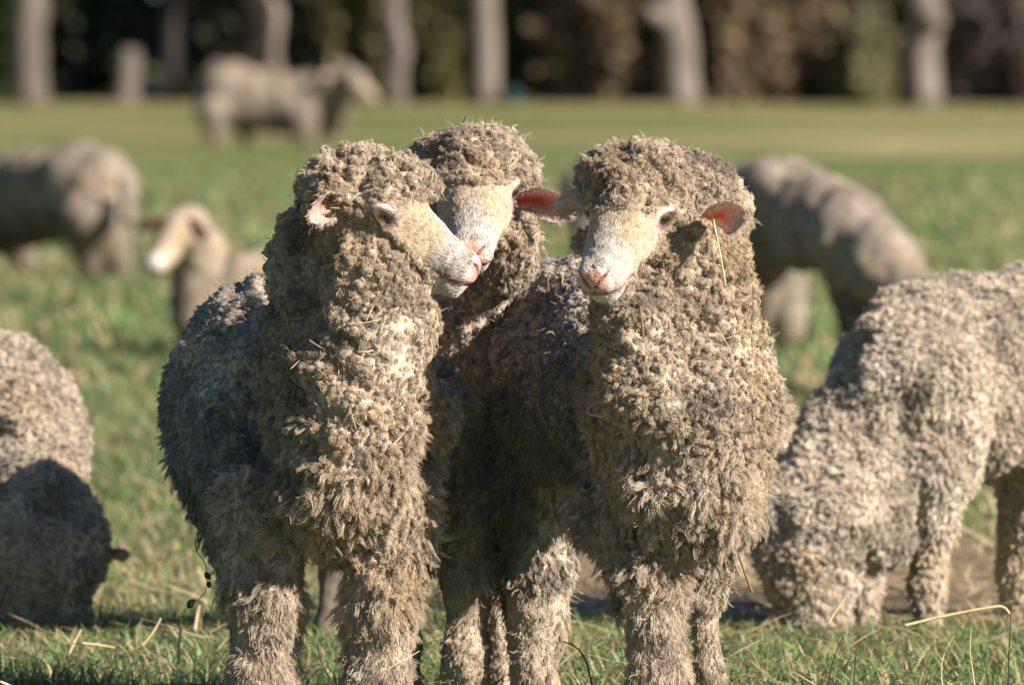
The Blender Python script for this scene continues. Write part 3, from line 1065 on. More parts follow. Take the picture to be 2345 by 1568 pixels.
blades('grass', -0.95, 0.95, 1.05, 5.0, 50000, 0.018, 0.062, 0.0042, 21, green, M_GRASS, 0.9,
       keep=lambda p, rg: (rg.random(len(p)) > 1.05 * earth_band(p) + 0.08) & ((p[:, 1] > 1.38) | (p[:, 0] > -0.3)))
blades('grass', -1.0, 1.0, 5.0, 16.0, 46000, 0.03, 0.075, 0.007, 22, green, M_GRASS, 0.9,
       keep=lambda p, rg: rg.random(len(p)) > 1.1 * earth_band(p))
blades('grass', -1.05, 1.05, 16.0, 60.0, 60000, 0.05, 0.10, 0.02, 23, green, M_GRASS, 0.8)
blades('straw', -0.95, 0.95, 0.2, 3.6, 4200, 0.04, 0.16, 0.0040, 24, straw_col, M_STRAW, 0.8, flat=True,
       keep=lambda p, rg: rg.random(len(p)) < 0.22 + 0.6 * smoothstep(0.0, 0.5, vnoise(p, 0.4, 95)) + 0.4 * (p[:, 1] > 1.9))
blades('straw', -0.95, 0.95, 3.2, 9.5, 14000, 0.05, 0.18, 0.005, 25, straw_col, M_STRAW, 0.8, flat=True,
       keep=lambda p, rg: rg.random(len(p)) < 0.12 + 0.9 * earth_band(p))


# ------------------------------------------------------------------ the three front sheep
G_FRONT = 'three sheep huddled at the front'
# left one: head turned to the right, eye half shut
hL = Head(P(872, 484, -0.030), (0.88, -0.05, -0.42), scale=1.05)
L = [
    RC((700, 920, 0.38, 262), (608, 930, 0.68, 246), 0.05),
    SP((865, 940, 0.34, 205), 0.06),
    SP((640, 785, 0.50, 185), 0.06),
    RC((800, 890, -0.02, 150), (795, 1070, -0.06, 145), 0.06),
    RC((770, 1110, -0.03, 140), (762, 1200, 0.0, 95), 0.05),
    RC((770, 880, 0.10, 195), (752, 605, 0.13, 140), 0.045),
    RC((815, 650, -0.02, 75), (850, 800, -0.06, 112), 0.04),
    RC((895, 780, -0.05, 100), (850, 960, -0.09, 105), 0.05),
    RC((575, 985, 0.28, 155), (575, 1190, 0.16, 112), 0.05),
    RC((930, 960, 0.09, 115), (895, 1180, 0.06, 105), 0.05),
    RC((590, 1180, 0.06, 105), (612, 1400, 0.03, 84), 0.04),
    RC((612, 1400, 0.03, 80), (606, 1570, 0.02, 80), 0.03),
    RC((606, 1570, 0.02, 80), (604, 1655, 0.02, 58), 0.03),
    RC((604, 1660, 0.01, 50), (603, 1690, -0.01, 50), 0.01),
    RC((885, 1180, 0.02, 105), (872, 1380, -0.01, 84), 0.04),
    RC((872, 1380, -0.01, 80), (862, 1570, -0.01, 78), 0.03),
    RC((862, 1570, -0.01, 78), (860, 1655, -0.01, 55), 0.03),
    RC((860, 1660, -0.02, 48), (859, 1690, -0.04, 48), 0.01),
    RC((900, 1100, 0.68, 120), (925, 1300, 0.72, 55), 0.04),
    RC((925, 1300, 0.72, 48), (935, 1620, 0.70, 34), 0.03),
    RC((520, 1080, 0.66, 115), (540, 1290, 0.70, 55), 0.04),
    RC((540, 1290, 0.70, 48), (570, 1620, 0.68, 34), 0.03),
    SP((800, 472, 0.015, 116), 0.025),
    SP((808, 416, 0.035, 84), 0.04),
    SP((840, 428, 0.012, 90), 0.04),
    SP((958, 712, -0.04, 46), 0.025),
    SP((912, 425, -0.015, 80), 0.025),
    SP((700, 585, 0.12, 84), 0.03),
    SP((868, 608, -0.052, 92), 0.04),
    SP((915, 630, -0.035, 62), 0.03),
]


def fold_left(v):
    """loose neck skin hanging in curved pleats on the far-left of the neck"""
    c = P(905, 560, 0)
    r = np.sqrt((v[:, 0] - c[0]) ** 2 + (v[:, 2] - c[2]) ** 2)
    w = smoothstep(P(900, 0, 0)[0], P(760, 0, 0)[0], v[:, 0]) * smoothstep(P(420, 0, 0)[0], P(600, 0, 0)[0], v[:, 0]) * smoothstep(0.38, 0.5, v[:, 2])
    return np.sin(r * 6.283 / 0.058 + 3.2 * vnoise(v, 0.10, 50)) * 0.0075 * w


e0 = P(778, 452, -0.06); e1 = P(708, 440, -0.11); e2 = P(735, 518, -0.13)
f0 = P(900, 410, 0.07)
build_sheep('sheep', 'woolly sheep in front on the left, head turned to the right in profile', P(740, 1703, 0.2), L, hL, 0.75, 33000, 16, 11,
            ears=[(e0, e1, e2, (0.35, -0.6, -0.65), 0.052, {'inner': (0.42, 0.26, 0.20), 'fold': 1.0}),
                  (f0, f0 + np.array([-0.02, 0.05, 0.01]), f0 + np.array([-0.04, 0.09, -0.02]), (0.9, 0.2, -0.3), 0.05)],
            fold=fold_left, group=G_FRONT)

# middle one, behind the other two, looking into the camera
hM = Head(P(1090, 433, 0.435), (-0.05, -0.86, -0.51), roll=0.0)
M = [
    RC((1060, 900, 0.780, 190), (1085, 890, 0.920, 215), 0.05),
    RC((1085, 850, 0.660, 150), (1085, 560, 0.600, 100), 0.05),
    RC((1060, 1000, 0.700, 120), (1068, 1130, 0.680, 80), 0.05),
    RC((1068, 1130, 0.670, 76), (1068, 1330, 0.640, 62), 0.04),
    RC((1068, 1330, 0.640, 60), (1066, 1520, 0.640, 57), 0.03),
    RC((1066, 1520, 0.640, 57), (1068, 1630, 0.640, 42), 0.03),
    RC((1200, 1100, 0.720, 76), (1215, 1600, 0.700, 50), 0.04),
    RC((1130, 1080, 0.930, 90), (1145, 1290, 0.960, 42), 0.04),
    RC((1145, 1290, 0.960, 38), (1150, 1590, 0.950, 30), 0.03),
    RC((1040, 1080, 0.930, 80), (1055, 1290, 0.960, 38), 0.04),
    RC((1055, 1290, 0.960, 34), (1060, 1590, 0.950, 28), 0.03),
    SP((1075, 410, 0.530, 118), 0.04),
    SP((1062, 360, 0.450, 72), 0.03),
    SP((1000, 405, 0.560, 88), 0.04),
    SP((1150, 415, 0.540, 88), 0.04),
    SP((1120, 365, 0.480, 70), 0.03),
    SP((1165, 535, 0.490, 68), 0.04),
    SP((1150, 600, 0.520, 70), 0.04),
    SP((1010, 540, 0.490, 68), 0.04),
]
e0 = P(1185, 462, 0.470); e2 = P(1308, 500, 0.420); e1 = P(1250, 440, 0.440)
build_sheep('sheep', 'sheep squeezed in the middle, facing the camera between two others', P(1070, 1703, 0.9), M, hM, 0.0, 18000, 16, 12,
            ears=[(e0, e1, e2, (-0.10, -0.9, -0.25), 0.040),
                  (P(960, 462, 0.490), P(900, 440, 0.500), P(845, 500, 0.500), (0.15, -0.85, -0.35), 0.040)], group=G_FRONT)

# right one: head low and turned to the left of the picture
hR = Head(P(1448, 492, -0.115), (-0.40, -0.76, -0.51), roll=0.0)
Rr = [
    RC((1560, 940, 0.08, 205), (1305, 855, 0.72, 238), 0.05),
    RC((1470, 800, 0.36, 195), (1315, 830, 0.68, 238), 0.05),
    RC((1570, 930, -0.02, 188), (1555, 1075, -0.02, 150), 0.06),
    RC((1560, 900, -0.02, 198), (1545, 540, 0.02, 166), 0.06),
    RC((1465, 750, -0.10, 110), (1480, 890, -0.155, 105), 0.035),
    RC((1500, 1120, -0.07, 88), (1630, 1150, -0.06, 82), 0.04),
    RC((1440, 1010, 0.12, 115), (1420, 1160, 0.08, 92), 0.05),
    RC((1655, 960, 0.06, 105), (1665, 1140, 0.06, 80), 0.05),
    RC((1580, 1100, -0.05, 120), (1585, 1180, -0.04, 65), 0.05),
    RC((1425, 1180, 0.06, 98), (1495, 1330, 0.01, 80), 0.04),
    RC((1495, 1330, -0.02, 78), (1512, 1560, -0.01, 72), 0.03),
    RC((1512, 1560, -0.01, 72), (1513, 1650, -0.01, 52), 0.03),
    RC((1513, 1655, -0.02, 46), (1512, 1690, -0.04, 46), 0.01),
    RC((1660, 1150, 0.10, 82), (1610, 1340, 0.16, 55), 0.04),
    RC((1610, 1340, 0.16, 48), (1625, 1560, 0.18, 36), 0.03),
    RC((1625, 1560, 0.18, 36), (1628, 1680, 0.18, 34), 0.03),
    RC((1230, 1080, 0.66, 125), (1235, 1290, 0.62, 82), 0.04),
    RC((1235, 1290, 0.62, 80), (1232, 1420, 0.62, 74), 0.03),
    RC((1232, 1420, 0.62, 68), (1225, 1640, 0.60, 60), 0.03),
    RC((1330, 1060, 1.0, 110), (1210, 1290, 1.05, 52), 0.04),
    RC((1210, 1290, 1.05, 48), (1215, 1600, 1.05, 36), 0.03),
    SP((1510, 460, 0.0, 146), 0.04),
    SP((1430, 412, -0.075, 88), 0.03),
    SP((1500, 400, -0.065, 80), 0.03),
    SP((1400, 430, -0.045, 80), 0.03),
    SP((1600, 480, 0.02, 112), 0.04),
    SP((1545, 590, -0.06, 92), 0.04),
    SP((1470, 665, -0.075, 72), 0.03),
    SP((1590, 650, -0.02, 110), 0.04),
    SP((1345, 560, -0.03, 42), 0.03),
]


def fold_right(v):
    w = smoothstep(P(0, 1000, 0)[2], P(0, 860, 0)[2], v[:, 2]) * smoothstep(P(0, 620, 0)[2], P(0, 700, 0)[2], v[:, 2]) * smoothstep(0.03, -0.03, v[:, 1])
    return (0.55 - worley(v, 0.045, 61, (1, 1, 0.8))) * 0.016 * w


e0 = P(1618, 496, -0.10); e1 = P(1660, 484, -0.17); e2 = P(1708, 506, -0.19)
g0 = P(1360, 468, -0.06); g1 = P(1310, 440, -0.06); g2 = P(1290, 496, -0.04)
build_sheep('sheep', 'woolly sheep in front on the right, drooping eyelid, muzzle turned to the left', P(1500, 1703, 0.35), Rr, hR, 0.35, 36000, 16, 13,
            ears=[(e0, e1, e2, (0.25, -0.90, -0.20), 0.042), (g0, g1, g2, (-0.45, 0.85, -0.2), 0.029, {'fold': 0.7, 'outer': (0.66, 0.52, 0.46)})],
            fold=fold_right, group=G_FRONT)

# ------------------------------------------------------------------ the sheep further back
G1 = [
    RC((2130, 880, 3.25, 200), (2500, 855, 3.75, 255), 0.05),
    RC((2085, 890, 3.1, 135), (2140, 1080, 3.05, 90), 0.05),
    SP((2090, 815, 3.2, 118), 0.05),
    RC((2070, 880, 3.1, 132), (1930, 1130, 3.0, 112), 0.05),
    RC((1860, 1190, 2.95, 120), (1850, 1310, 2.95, 92), 0.04),
    RC((1850, 1330, 2.93, 75), (1880, 1420, 2.9, 48), 0.03),
    RC((1960, 1160, 3.0, 120), (1975, 1215, 3.0, 90), 0.04),
    RC((1985, 1240, 3.25, 48), (1978, 1440, 3.2, 28), 0.03),
    RC((2150, 1080, 3.05, 78), (2145, 1200, 3.05, 46), 0.03),
    RC((2145, 1200, 3.05, 46), (2128, 1340, 3.05, 38), 0.03),
    RC((2128, 1340, 3.05, 38), (2125, 1470, 3.05, 35), 0.03),
    RC((2400, 1080, 3.5, 125), (2340, 1290, 3.5, 46), 0.04),
    RC((2340, 1290, 3.5, 42), (2335, 1470, 3.5, 36), 0.03),
    RC((2560, 1100, 3.9, 120), (2540, 1440, 3.9, 36), 0.04),
]
far_sheep('pale sheep grazing with its head in the grass at the right edge', P(2150, 1480, 3.2), G1, 0.010, 31,
          ears=[(P(1775, 1250, 2.9), P(1745, 1240, 2.88), P(1700, 1264, 2.88), (-0.1, -0.8, -0.5), 0.034, {'inner': (0.4, 0.3, 0.24)})],
          locks_n=40000, tone=(0.58, 0.48, 0.37), amp=1.5, heads=((P(1850, 1250, 2.95), 0.2), (P(1960, 1190, 3.0), 0.13)), cell=0.038)

G2 = [
    RC((-60, 1010, 3.65, 240), (-150, 1000, 4.3, 245), 0.05),
    RC((50, 1010, 3.4, 130), (80, 1160, 3.15, 130), 0.05),
    RC((95, 1190, 3.05, 128), (95, 1300, 3.0, 125), 0.04),
    RC((95, 1330, 2.98, 100), (100, 1420, 2.95, 55), 0.04),
    SP((150, 1250, 3.0, 88), 0.04),
    SP((30, 1260, 3.0, 90), 0.04),
    RC((-10, 1150, 3.5, 70), (10, 1470, 3.4, 36), 0.04),
    RC((-140, 1150, 3.5, 70), (-130, 1470, 3.4, 36), 0.04),
    RC((-160, 1150, 4.4, 80), (-170, 1440, 4.4, 36), 0.04),
    RC((-40, 1150, 4.4, 80), (-40, 1440, 4.4, 36), 0.04),
]
far_sheep('sheep grazing head-on at the bottom left, its head in shadow', P(0, 1470, 3.5), G2, 0.010, 32,
          ears=[(P(225, 1262, 3.0), P(262, 1252, 2.98), P(298, 1268, 2.97), (0.1, -0.6, -0.7), 0.034, {'inner': (0.4, 0.3, 0.24)})],
          locks_n=28000, tone=(0.50, 0.41, 0.315), heads=((P(95, 1250, 3.0), 0.24),), cell=0.028)

HID = [
    RC((840, 850, 2.66, 178), (1150, 850, 2.76, 182), 0.05),
    SP((790, 775, 2.66, 150), 0.05),
    RC((775, 900, 2.66, 130), (765, 1120, 2.66, 72), 0.05),
    RC((765, 1120, 2.66, 62), (772, 1310, 2.71, 38), 0.03),
    RC((772, 1310, 2.71, 34), (742, 1460, 2.66, 29), 0.03),
    RC((880, 1050, 2.86, 90), (880, 1450, 2.86, 34), 0.03),
    RC((1230, 1000, 2.76, 100), (1230, 1450, 2.76, 34), 0.03),
    RC((1240, 1000, 2.96, 100), (1245, 1440, 2.96, 34), 0.03),
    RC((740, 800, 2.66, 115), (600, 1060, 2.56, 85), 0.05),
    RC((600, 1080, 2.56, 80), (590, 1300, 2.56, 45), 0.04),
]
far_sheep('sheep hidden behind the front three, one shaded leg showing', P(900, 1500, 2.6), HID, 0.014, 33)

S6 = [
    RC((-60, 480, 31.2, 112), (205, 437, 30.2, 104), 0.08),
    RC((245, 520, 30.0, 58), (272, 600, 30.0, 27), 0.06),
    RC((272, 600, 30.0, 25), (288, 650, 30.0, 16), 0.04),
    RC((195, 520, 30.0, 66), (205, 600, 30.0, 30), 0.06),
    RC((205, 600, 30.0, 28), (200, 655, 30.0, 17), 0.04),
    RC((-70, 560, 31.3, 60), (-70, 660, 31.3, 18), 0.05),
    RC((40, 560, 31.6, 50), (70, 650, 31.6, 18), 0.05),
    RC((285, 430, 29.9, 22), (292, 500, 29.8, 20), 0.05),
]
far_sheep('sheep seen from behind at the left edge, lit rump and dark flank', P(120, 660, 30.5), S6, 0.022, 34, cell=0.05, amp=1.2)

S7 = [
    RC((425, 528, 19.3, 60), (455, 560, 19.4, 58), 0.04),
    RC((408, 535, 19.15, 50), (362, 603, 18.95, 27), 0.04),
    SP((352, 603, 18.93, 22), 0.03),
    RC((455, 590, 19.4, 62), (438, 725, 19.4, 52), 0.05),
    RC((555, 690, 19.7, 112), (770, 690, 20.1, 118), 0.06),
    RC((470, 700, 19.5, 60), (480, 790, 19.4, 40), 0.05),
]
far_sheep('small sheep lying down behind the left one, pink nose to the left', P(500, 800, 19.5), S7, 0.013, 35, cell=0.04, amp=0.7,
          face=(P(372, 580, 18.98), 0.085), tone=(0.36, 0.28, 0.20), spots=((P(356, 600, 18.9), 0.042, (0.60, 0.50, 0.43)), (P(337, 604, 18.87), 0.022, (0.50, 0.22, 0.17))),
          ears=[(P(432, 505, 19.12), P(450, 515, 19.1), P(468, 552, 19.1), (-0.3, -0.9, -0.2), 0.05, {'inner': (0.16, 0.06, 0.045)}),
                (P(385, 500, 19.4), P(350, 510, 19.5), P(315, 522, 19.5), (-0.5, -0.7, -0.4), 0.035)])

S8 = [
    RC((525, 220, 78.7, 74), (690, 246, 78.7, 70), 0.12),
    SP((505, 190, 78.7, 48), 0.1),
    RC((480, 255, 78.5, 36), (492, 330, 78.5, 15), 0.08),
    RC((560, 270, 79.2, 30), (560, 330, 79.2, 14), 0.08),
    RC((690, 285, 78.4, 36), (712, 335, 78.4, 18), 0.08),
    RC((740, 270, 79.2, 30), (745, 332, 79.2, 16), 0.08),
    RC((715, 235, 78.6, 46), (775, 195, 78.5, 40), 0.08),
    RC((765, 285, 78.6, 30), (775, 200, 78.6, 40), 0.08),
    RC((782, 182, 78.5, 40), (805, 190, 78.4, 38), 0.06),
    RC((815, 195, 78.35, 30), (845, 220, 78.3, 18), 0.05),
]
far_sheep('sheep standing far off by the trees, head raised to the right', P(620, 338, 78.7), S8, 0.04, 36, cell=0.09, amp=2.2, face=(P(835, 212, 78.3), 0.10),
          ears=[(P(770, 165, 78.4), P(755, 165, 78.3), P(735, 180, 78.3), (-0.1, -0.9, -0.2), 0.045, {'inner': (0.25, 0.17, 0.13), 'outer': (0.3, 0.24, 0.18)})])

SA = [
    RC((1775, 482, 15.7, 130), (1935, 525, 15.3, 100), 0.07),
    RC((2010, 600, 15.2, 92), (2120, 725, 15.0, 62), 0.06),
    RC((2120, 730, 15.0, 62), (2170, 880, 14.9, 36), 0.05),
    RC((1945, 630, 15.3, 60), (1958, 760, 15.3, 32), 0.05),
    RC((1958, 760, 15.3, 30), (1955, 915, 15.3, 24), 0.04),
    RC((2040, 650, 15.6, 60), (2050, 915, 15.6, 26), 0.05),
    RC((1735, 620, 15.8, 80), (1715, 780, 15.9, 38), 0.05),
    RC((1715, 780, 15.9, 34), (1725, 920, 15.9, 26), 0.04),
    RC((1650, 640, 16.4, 60), (1655, 920, 16.4, 26), 0.04),
]
far_sheep('greyish sheep grazing downhill, behind the pale one at the right edge', P(1880, 925, 15.5), SA, 0.016, 37, cell=0.04, amp=0.8, tone=(0.27, 0.215, 0.165))

SB = [
    RC((1390, 452, 20.8, 112), (1640, 490, 20.8, 118), 0.07),
    RC((1690, 510, 20.6, 85), (1785, 650, 20.4, 62), 0.06),
    RC((1790, 660, 20.4, 58), (1808, 762, 20.2, 38), 0.05),
    RC((1600, 560, 20.7, 60), (1610, 795, 20.7, 24), 0.05),
    RC((1360, 540, 20.7, 60), (1365, 795, 20.7, 24), 0.05),
    RC((1400, 540, 21.2, 60), (1425, 790, 21.2, 24), 0.05),
    RC((1660, 560, 21.2, 60), (1665, 790, 21.2, 24), 0.05),
]
far_sheep('sheep mostly hidden behind the right one, only its lowered head showing', P(1550, 800, 20.8), SB, 0.018, 38, cell=0.04, amp=0.8)

SC = [
    RC((1772, 978, 10.7, 66), (1600, 985, 10.9, 110), 0.05),
    RC((1560, 980, 11.0, 120), (1450, 960, 11.1, 90), 0.05),
    RC((1450, 940, 11.0, 60), (1430, 860, 11.0, 50), 0.05),
    SP((1790, 1020, 10.6, 45), 0.04),
]
far_sheep('sheep resting on the grass, pale rump peeping past the right one', P(1640, 1065, 10.8), SC, 0.014, 39, cell=0.04, amp=0.6, tone=(0.45, 0.36, 0.26))


# ------------------------------------------------------------------ trees along the far edge of the field
def bark_mat(name, c1, c2):
    m, nt, b = new_mat(name)
    tc = nt.nodes.new('ShaderNodeTexCoord')
    mp = nt.nodes.new('ShaderNodeMapping')
    mp.inputs['Scale'].default_value = (1, 1, 0.25)
    nt.links.new(tc.outputs['Object'], mp.inputs[0])
    no = nt.nodes.new('ShaderNodeTexNoise')
    no.inputs['Scale'].default_value = 3.2
    no.inputs['Detail'].default_value = 6
    nt.links.new(mp.outputs[0], no.inputs['Vector'])
    cr = nt.nodes.new('ShaderNodeValToRGB')
    cr.color_ramp.elements[0].position = 0.35
    cr.color_ramp.elements[1].position = 0.65
    cr.color_ramp.elements[0].color = (*c1, 1)
    cr.color_ramp.elements[1].color = (*c2, 1)
    nt.links.new(no.outputs[0], cr.inputs[0])
    nt.links.new(cr.outputs[0], b.inputs['Base Color'])
    bp = nt.nodes.new('ShaderNodeBump')
    bp.inputs['Strength'].default_value = 0.8
    bp.inputs['Distance'].default_value = 0.05
    nt.links.new(no.outputs[0], bp.inputs['Height'])
    nt.links.new(bp.outputs[0], b.inputs['Normal'])
    b.inputs['Roughness'].default_value = 0.9
    return m


M_BARK = bark_mat('grey_bark', (0.090, 0.068, 0.052), (0.25, 0.20, 0.163))
M_BARK_SHADED = bark_mat('shaded_bark', (0.016, 0.013, 0.011), (0.04, 0.032, 0.028))  # near-black bark: the shade inside the wood is put into the colour
M_BARK_MID = bark_mat('brown_bark', (0.08, 0.062, 0.052), (0.17, 0.135, 0.115))
M_LEAF = mat_tint('leaf', 0.6, 0.2, 3.0, 0.0, 0.3)


def tube(path, radii, ns=14, seed=0, wob=0.0):
    path = np.asarray(path, float)
    n = len(path)
    rg = np.random.default_rng(seed)
    d = np.gradient(path, axis=0)
    d /= np.linalg.norm(d, axis=1)[:, None]
    e1, e2 = frame(d)
    v = []
    for i in range(n):
        for j in range(ns):
            a = 2 * math.pi * j / ns
            r = radii[i] * (1 + wob * math.sin(3 * a + seed + i * 0.4) + wob * 0.6 * rg.normal())
            v.append(path[i] + (e1[i] * math.cos(a) + e2[i] * math.sin(a)) * r)
    f = [[i * ns + j, i * ns + (j + 1) % ns, (i + 1) * ns + (j + 1) % ns, (i + 1) * ns + j] for i in range(n - 1) for j in range(ns)]
    c0, c1 = len(v), len(v) + 1
    v += [path[0], path[-1]]
    f += [[c0, (j + 1) % ns, j] for j in range(ns)]
    f += [[c1, (n - 1) * ns + j, (n - 1) * ns + (j + 1) % ns] for j in range(ns)]
    return np.array(v), f


def leaf_cloud(n, sampler, size, colour, seed):
    """many leaf-sprays of two crossed, bent faces"""
    rg = np.random.default_rng(seed)
    c = sampler(n, rg)
    n = len(c)
    a = unit(rg.normal(0, 1, (n, 3)))
    b = unit(np.cross(a, unit(rg.normal(0, 1, (n, 3)))))
    s = (size * (0.5 + rg.random(n)))[:, None]
    nn = np.cross(a, b)
    v = np.stack([c - a * s, c - b * s * 0.45 + nn * s * 0.15, c + a * s, c + b * s * 0.45 + nn * s * 0.15], 1).reshape(-1, 3)
    base = np.arange(n)[:, None] * 4
    q = base + [0, 1, 2, 3]
    cols = np.repeat(colour(c, rg), 4, 0)
    return v, q, cols


def leaf_col(c0, c1):
    def f(p, rg):
        t = np.clip(0.5 + 0.5 * vnoise(p, 0.7, 5) + 0.3 * rg.normal(0, 1, len(p)), 0, 1)[:, None]
        return np.array(c0) * (1 - t) + np.array(c1) * t
    return f


def crown_sampler(r, z0, z1, clumps, seed):
    rc = np.random.default_rng(seed)
    cz = z0 + (z1 - z0) * rc.random(clumps)
    rad = r * (0.45 + 0.55 * np.sqrt(np.clip(1 - ((cz - z0) / (z1 - z0) - 0.35) ** 2 * 1.6, 0.05, 1)))
    ca = rc.random(clumps) * 6.283
    cr = rad * np.sqrt(rc.random(clumps))
    cc = np.stack([np.cos(ca) * cr, np.sin(ca) * cr, cz], 1)

    def f(n, rg):
        k = rg.integers(0, clumps, n)
        return cc[k] + rg.normal(0, 1, (n, 3)) * np.array([0.55, 0.55, 0.4]) * r * 0.28
    return f


CROWNS = []
for k in range(3):
    v, q, c = leaf_cloud(2600, crown_sampler(2.6, 7.0, 14.0, 34, 60 + k), 0.34, leaf_col((0.020, 0.034, 0.014), (0.055, 0.070, 0.028)), 70 + k)
    me_o = mesh_obj('crown', v, q, M_LEAF, None, False, cols=c)
    CROWNS.append(me_o.data)
    bpy.data.objects.remove(me_o)


def pine(px, y, width, lean, label, mat, k, branch=None, group='trees along the edge of the field', hgt=12.5, kink=0.0):
    base = P(px, HORIZON, y); base[2] = -0.05
    root = empty('tree', base)
    tag(root, label, 'tree', group)
    r0 = width / S(y) / 2
    zs = np.concatenate([np.linspace(0, 1.6, 8), np.linspace(2.2, hgt, 7)])
    rg = np.random.default_rng(int(abs(px) * 7 + y))
    path = np.stack([base[0] + lean * zs + kink * np.sin(zs * 1.7) + np.r_[np.zeros(3), rg.normal(0, 0.03, len(zs) - 3)], np.full(len(zs), base[1]) + 0.02 * zs, zs + base[2]], 1)
    rad = r0 * (1.0 + 0.14 * np.exp(-zs * 5.0)) * np.clip(1 - zs / (hgt * 1.25), 0.1, 1)
    v, f = tube(path, rad, 16, int(abs(px)), 0.04)
    t = mesh_obj('trunk', v, f, mat, root)
    for (z0, dx, dy, dz, rr) in (branch or []):
        b0 = np.array([base[0] + lean * z0, base[1], z0])
        b = [b0, b0 + np.array([dx * 0.5, dy * 0.5, dz * 0.3]), b0 + np.array([dx, dy, dz])]
        v, f = tube(b, [rr, rr * 0.9, rr * 0.6], 10, 3, 0.05)
        mesh_obj('limb', v, f, mat, root)
    c = bpy.data.objects.new('crown', CROWNS[k % 3])
    COL.objects.link(c)
    c.parent = root
    c.rotation_euler.z = rg.random() * 6.28
    s = 0.85 + 0.35 * rg.random()
    c.scale = (s, s, s)
    c.location = (lean * 4, 0, 0)
    return root


TY = DIST and 119.0
pine(72, TY, 80, -0.05, 'pale grey tree trunk standing at the far left', M_BARK, 0)
pine(622, TY + 1, 70, -0.10, 'pale leaning trunk behind the far standing sheep', M_BARK, 1)
pine(1113, TY - 1, 62, 0.0, 'straight slim pale trunk above the middle sheep', M_BARK, 2)
pine(1562, TY, 80, -0.10, 'pale trunk with a broken side limb, right of centre', M_BARK, 0, [(1.02, -0.36, -0.25, 0.10, 0.13)], kink=0.03)
pine(2118, TY - 1, 76, 0.0, 'knobbly pale trunk toward the right, with a swollen knot', M_BARK, 1, [(0.95, 0.16, -0.3, 0.06, 0.15)], kink=-0.03)
pine(905, TY + 1.5, 50, 0.0, 'dim brown trunk right of the far sheep\'s head', M_BARK_MID, 2)
sb = P(285, HORIZON, TY + 3.0); sb[2] = -0.03
stump = empty('stump', sb)
tag(stump, 'short pale stump standing in the dark wood at the left', 'stump')
v, f = tube([sb + [0.012 * i, 0, 0.115 * i] for i in range(7)], [0.19, 0.165, 0.15, 0.15, 0.155, 0.14, 0.10], 16, 5, 0.06)
mesh_obj('trunk', v, f, M_BARK_MID, stump)
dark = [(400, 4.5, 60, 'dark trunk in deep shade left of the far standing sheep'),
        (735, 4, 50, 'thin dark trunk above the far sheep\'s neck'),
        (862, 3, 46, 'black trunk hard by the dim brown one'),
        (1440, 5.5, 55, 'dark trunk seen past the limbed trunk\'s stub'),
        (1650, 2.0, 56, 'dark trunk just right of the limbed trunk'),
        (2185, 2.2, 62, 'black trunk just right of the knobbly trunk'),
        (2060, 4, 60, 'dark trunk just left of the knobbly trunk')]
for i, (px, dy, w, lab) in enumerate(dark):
    pine(px, TY + dy, w, 0.03 if i % 2 else -0.03, lab, M_BARK_SHADED, i)


def mass(name, n, x0, x1, y0, y1, z0, z1, size, col, seed, kind='stuff'):
    def smp(n, rg):
        p = np.stack([x0 + (x1 - x0) * rg.random(n), y0 + (y1 - y0) * rg.random(n), z0 + (z1 - z0) * rg.random(n) ** 1.2], 1)
        return p[vnoise(p, 1.6, seed) > -0.35]
    v, q, c = leaf_cloud(n, smp, size, col, seed)
    return tag(mesh_obj(name, v, q, M_LEAF, None, False, cols=c), kind=kind)


mass('undergrowth', 26000, -30, 30, 128, 145, 0, 7.5, 0.30, leaf_col((0.016, 0.022, 0.014), (0.045, 0.050, 0.028)), 91)  # leaf colours kept very dark to carry the wood's inner shade
mass('forest', 16000, -60, 60, 145, 165, 0, 12, 0.6, leaf_col((0.006, 0.010, 0.008), (0.016, 0.022, 0.014)), 92)  # near-black leaves: deep forest shade painted as leaf colour

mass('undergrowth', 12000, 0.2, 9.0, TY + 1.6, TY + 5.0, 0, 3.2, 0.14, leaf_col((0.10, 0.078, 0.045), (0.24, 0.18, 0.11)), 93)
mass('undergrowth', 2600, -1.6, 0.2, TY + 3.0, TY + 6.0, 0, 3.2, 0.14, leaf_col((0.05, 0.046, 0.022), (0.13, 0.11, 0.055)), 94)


def shrub(px, y, rpx, hpx, cols, label, n=1500, size=0.10, seed=0):
    base = P(px, HORIZON, y); base[2] = 0
    root = empty('shrub', base)
    tag(root, label, 'shrub', 'shrubs along the edge of the wood')
    r, h = rpx / S(y), hpx / S(y)
    rc = np.random.default_rng(seed)
    cl = rc.normal(0, 1, (16, 3)) * np.array([r * 0.5, r * 0.35, h * 0.22]) + np.array([0, 0, h * 0.5])

    def smp(n, rg):
        p = cl[rg.integers(0, 16, n)] + rg.normal(0, 1, (n, 3)) * np.array([r * 0.22, r * 0.2, h * 0.16])
        p[:, 2] = np.abs(p[:, 2])
        return p + base
    v, q, c = leaf_cloud(n, smp, size, leaf_col(*cols), seed)
    mesh_obj('foliage', v, q, M_LEAF, root, False, cols=c)
    st_v, st_f = [], []
    for i in range(6):
        e = cl[i] + base
        vv, ff = tube([base + rc.normal(0, 0.05, 3) * [1, 1, 0], (base + e) / 2, e], [0.02, 0.015, 0.008], 5, i)
        st_f += [[k + len(st_v) for k in f] for f in ff]
        st_v += vv.tolist()
    mesh_obj('stems', st_v, st_f, M_BARK_SHADED, root)


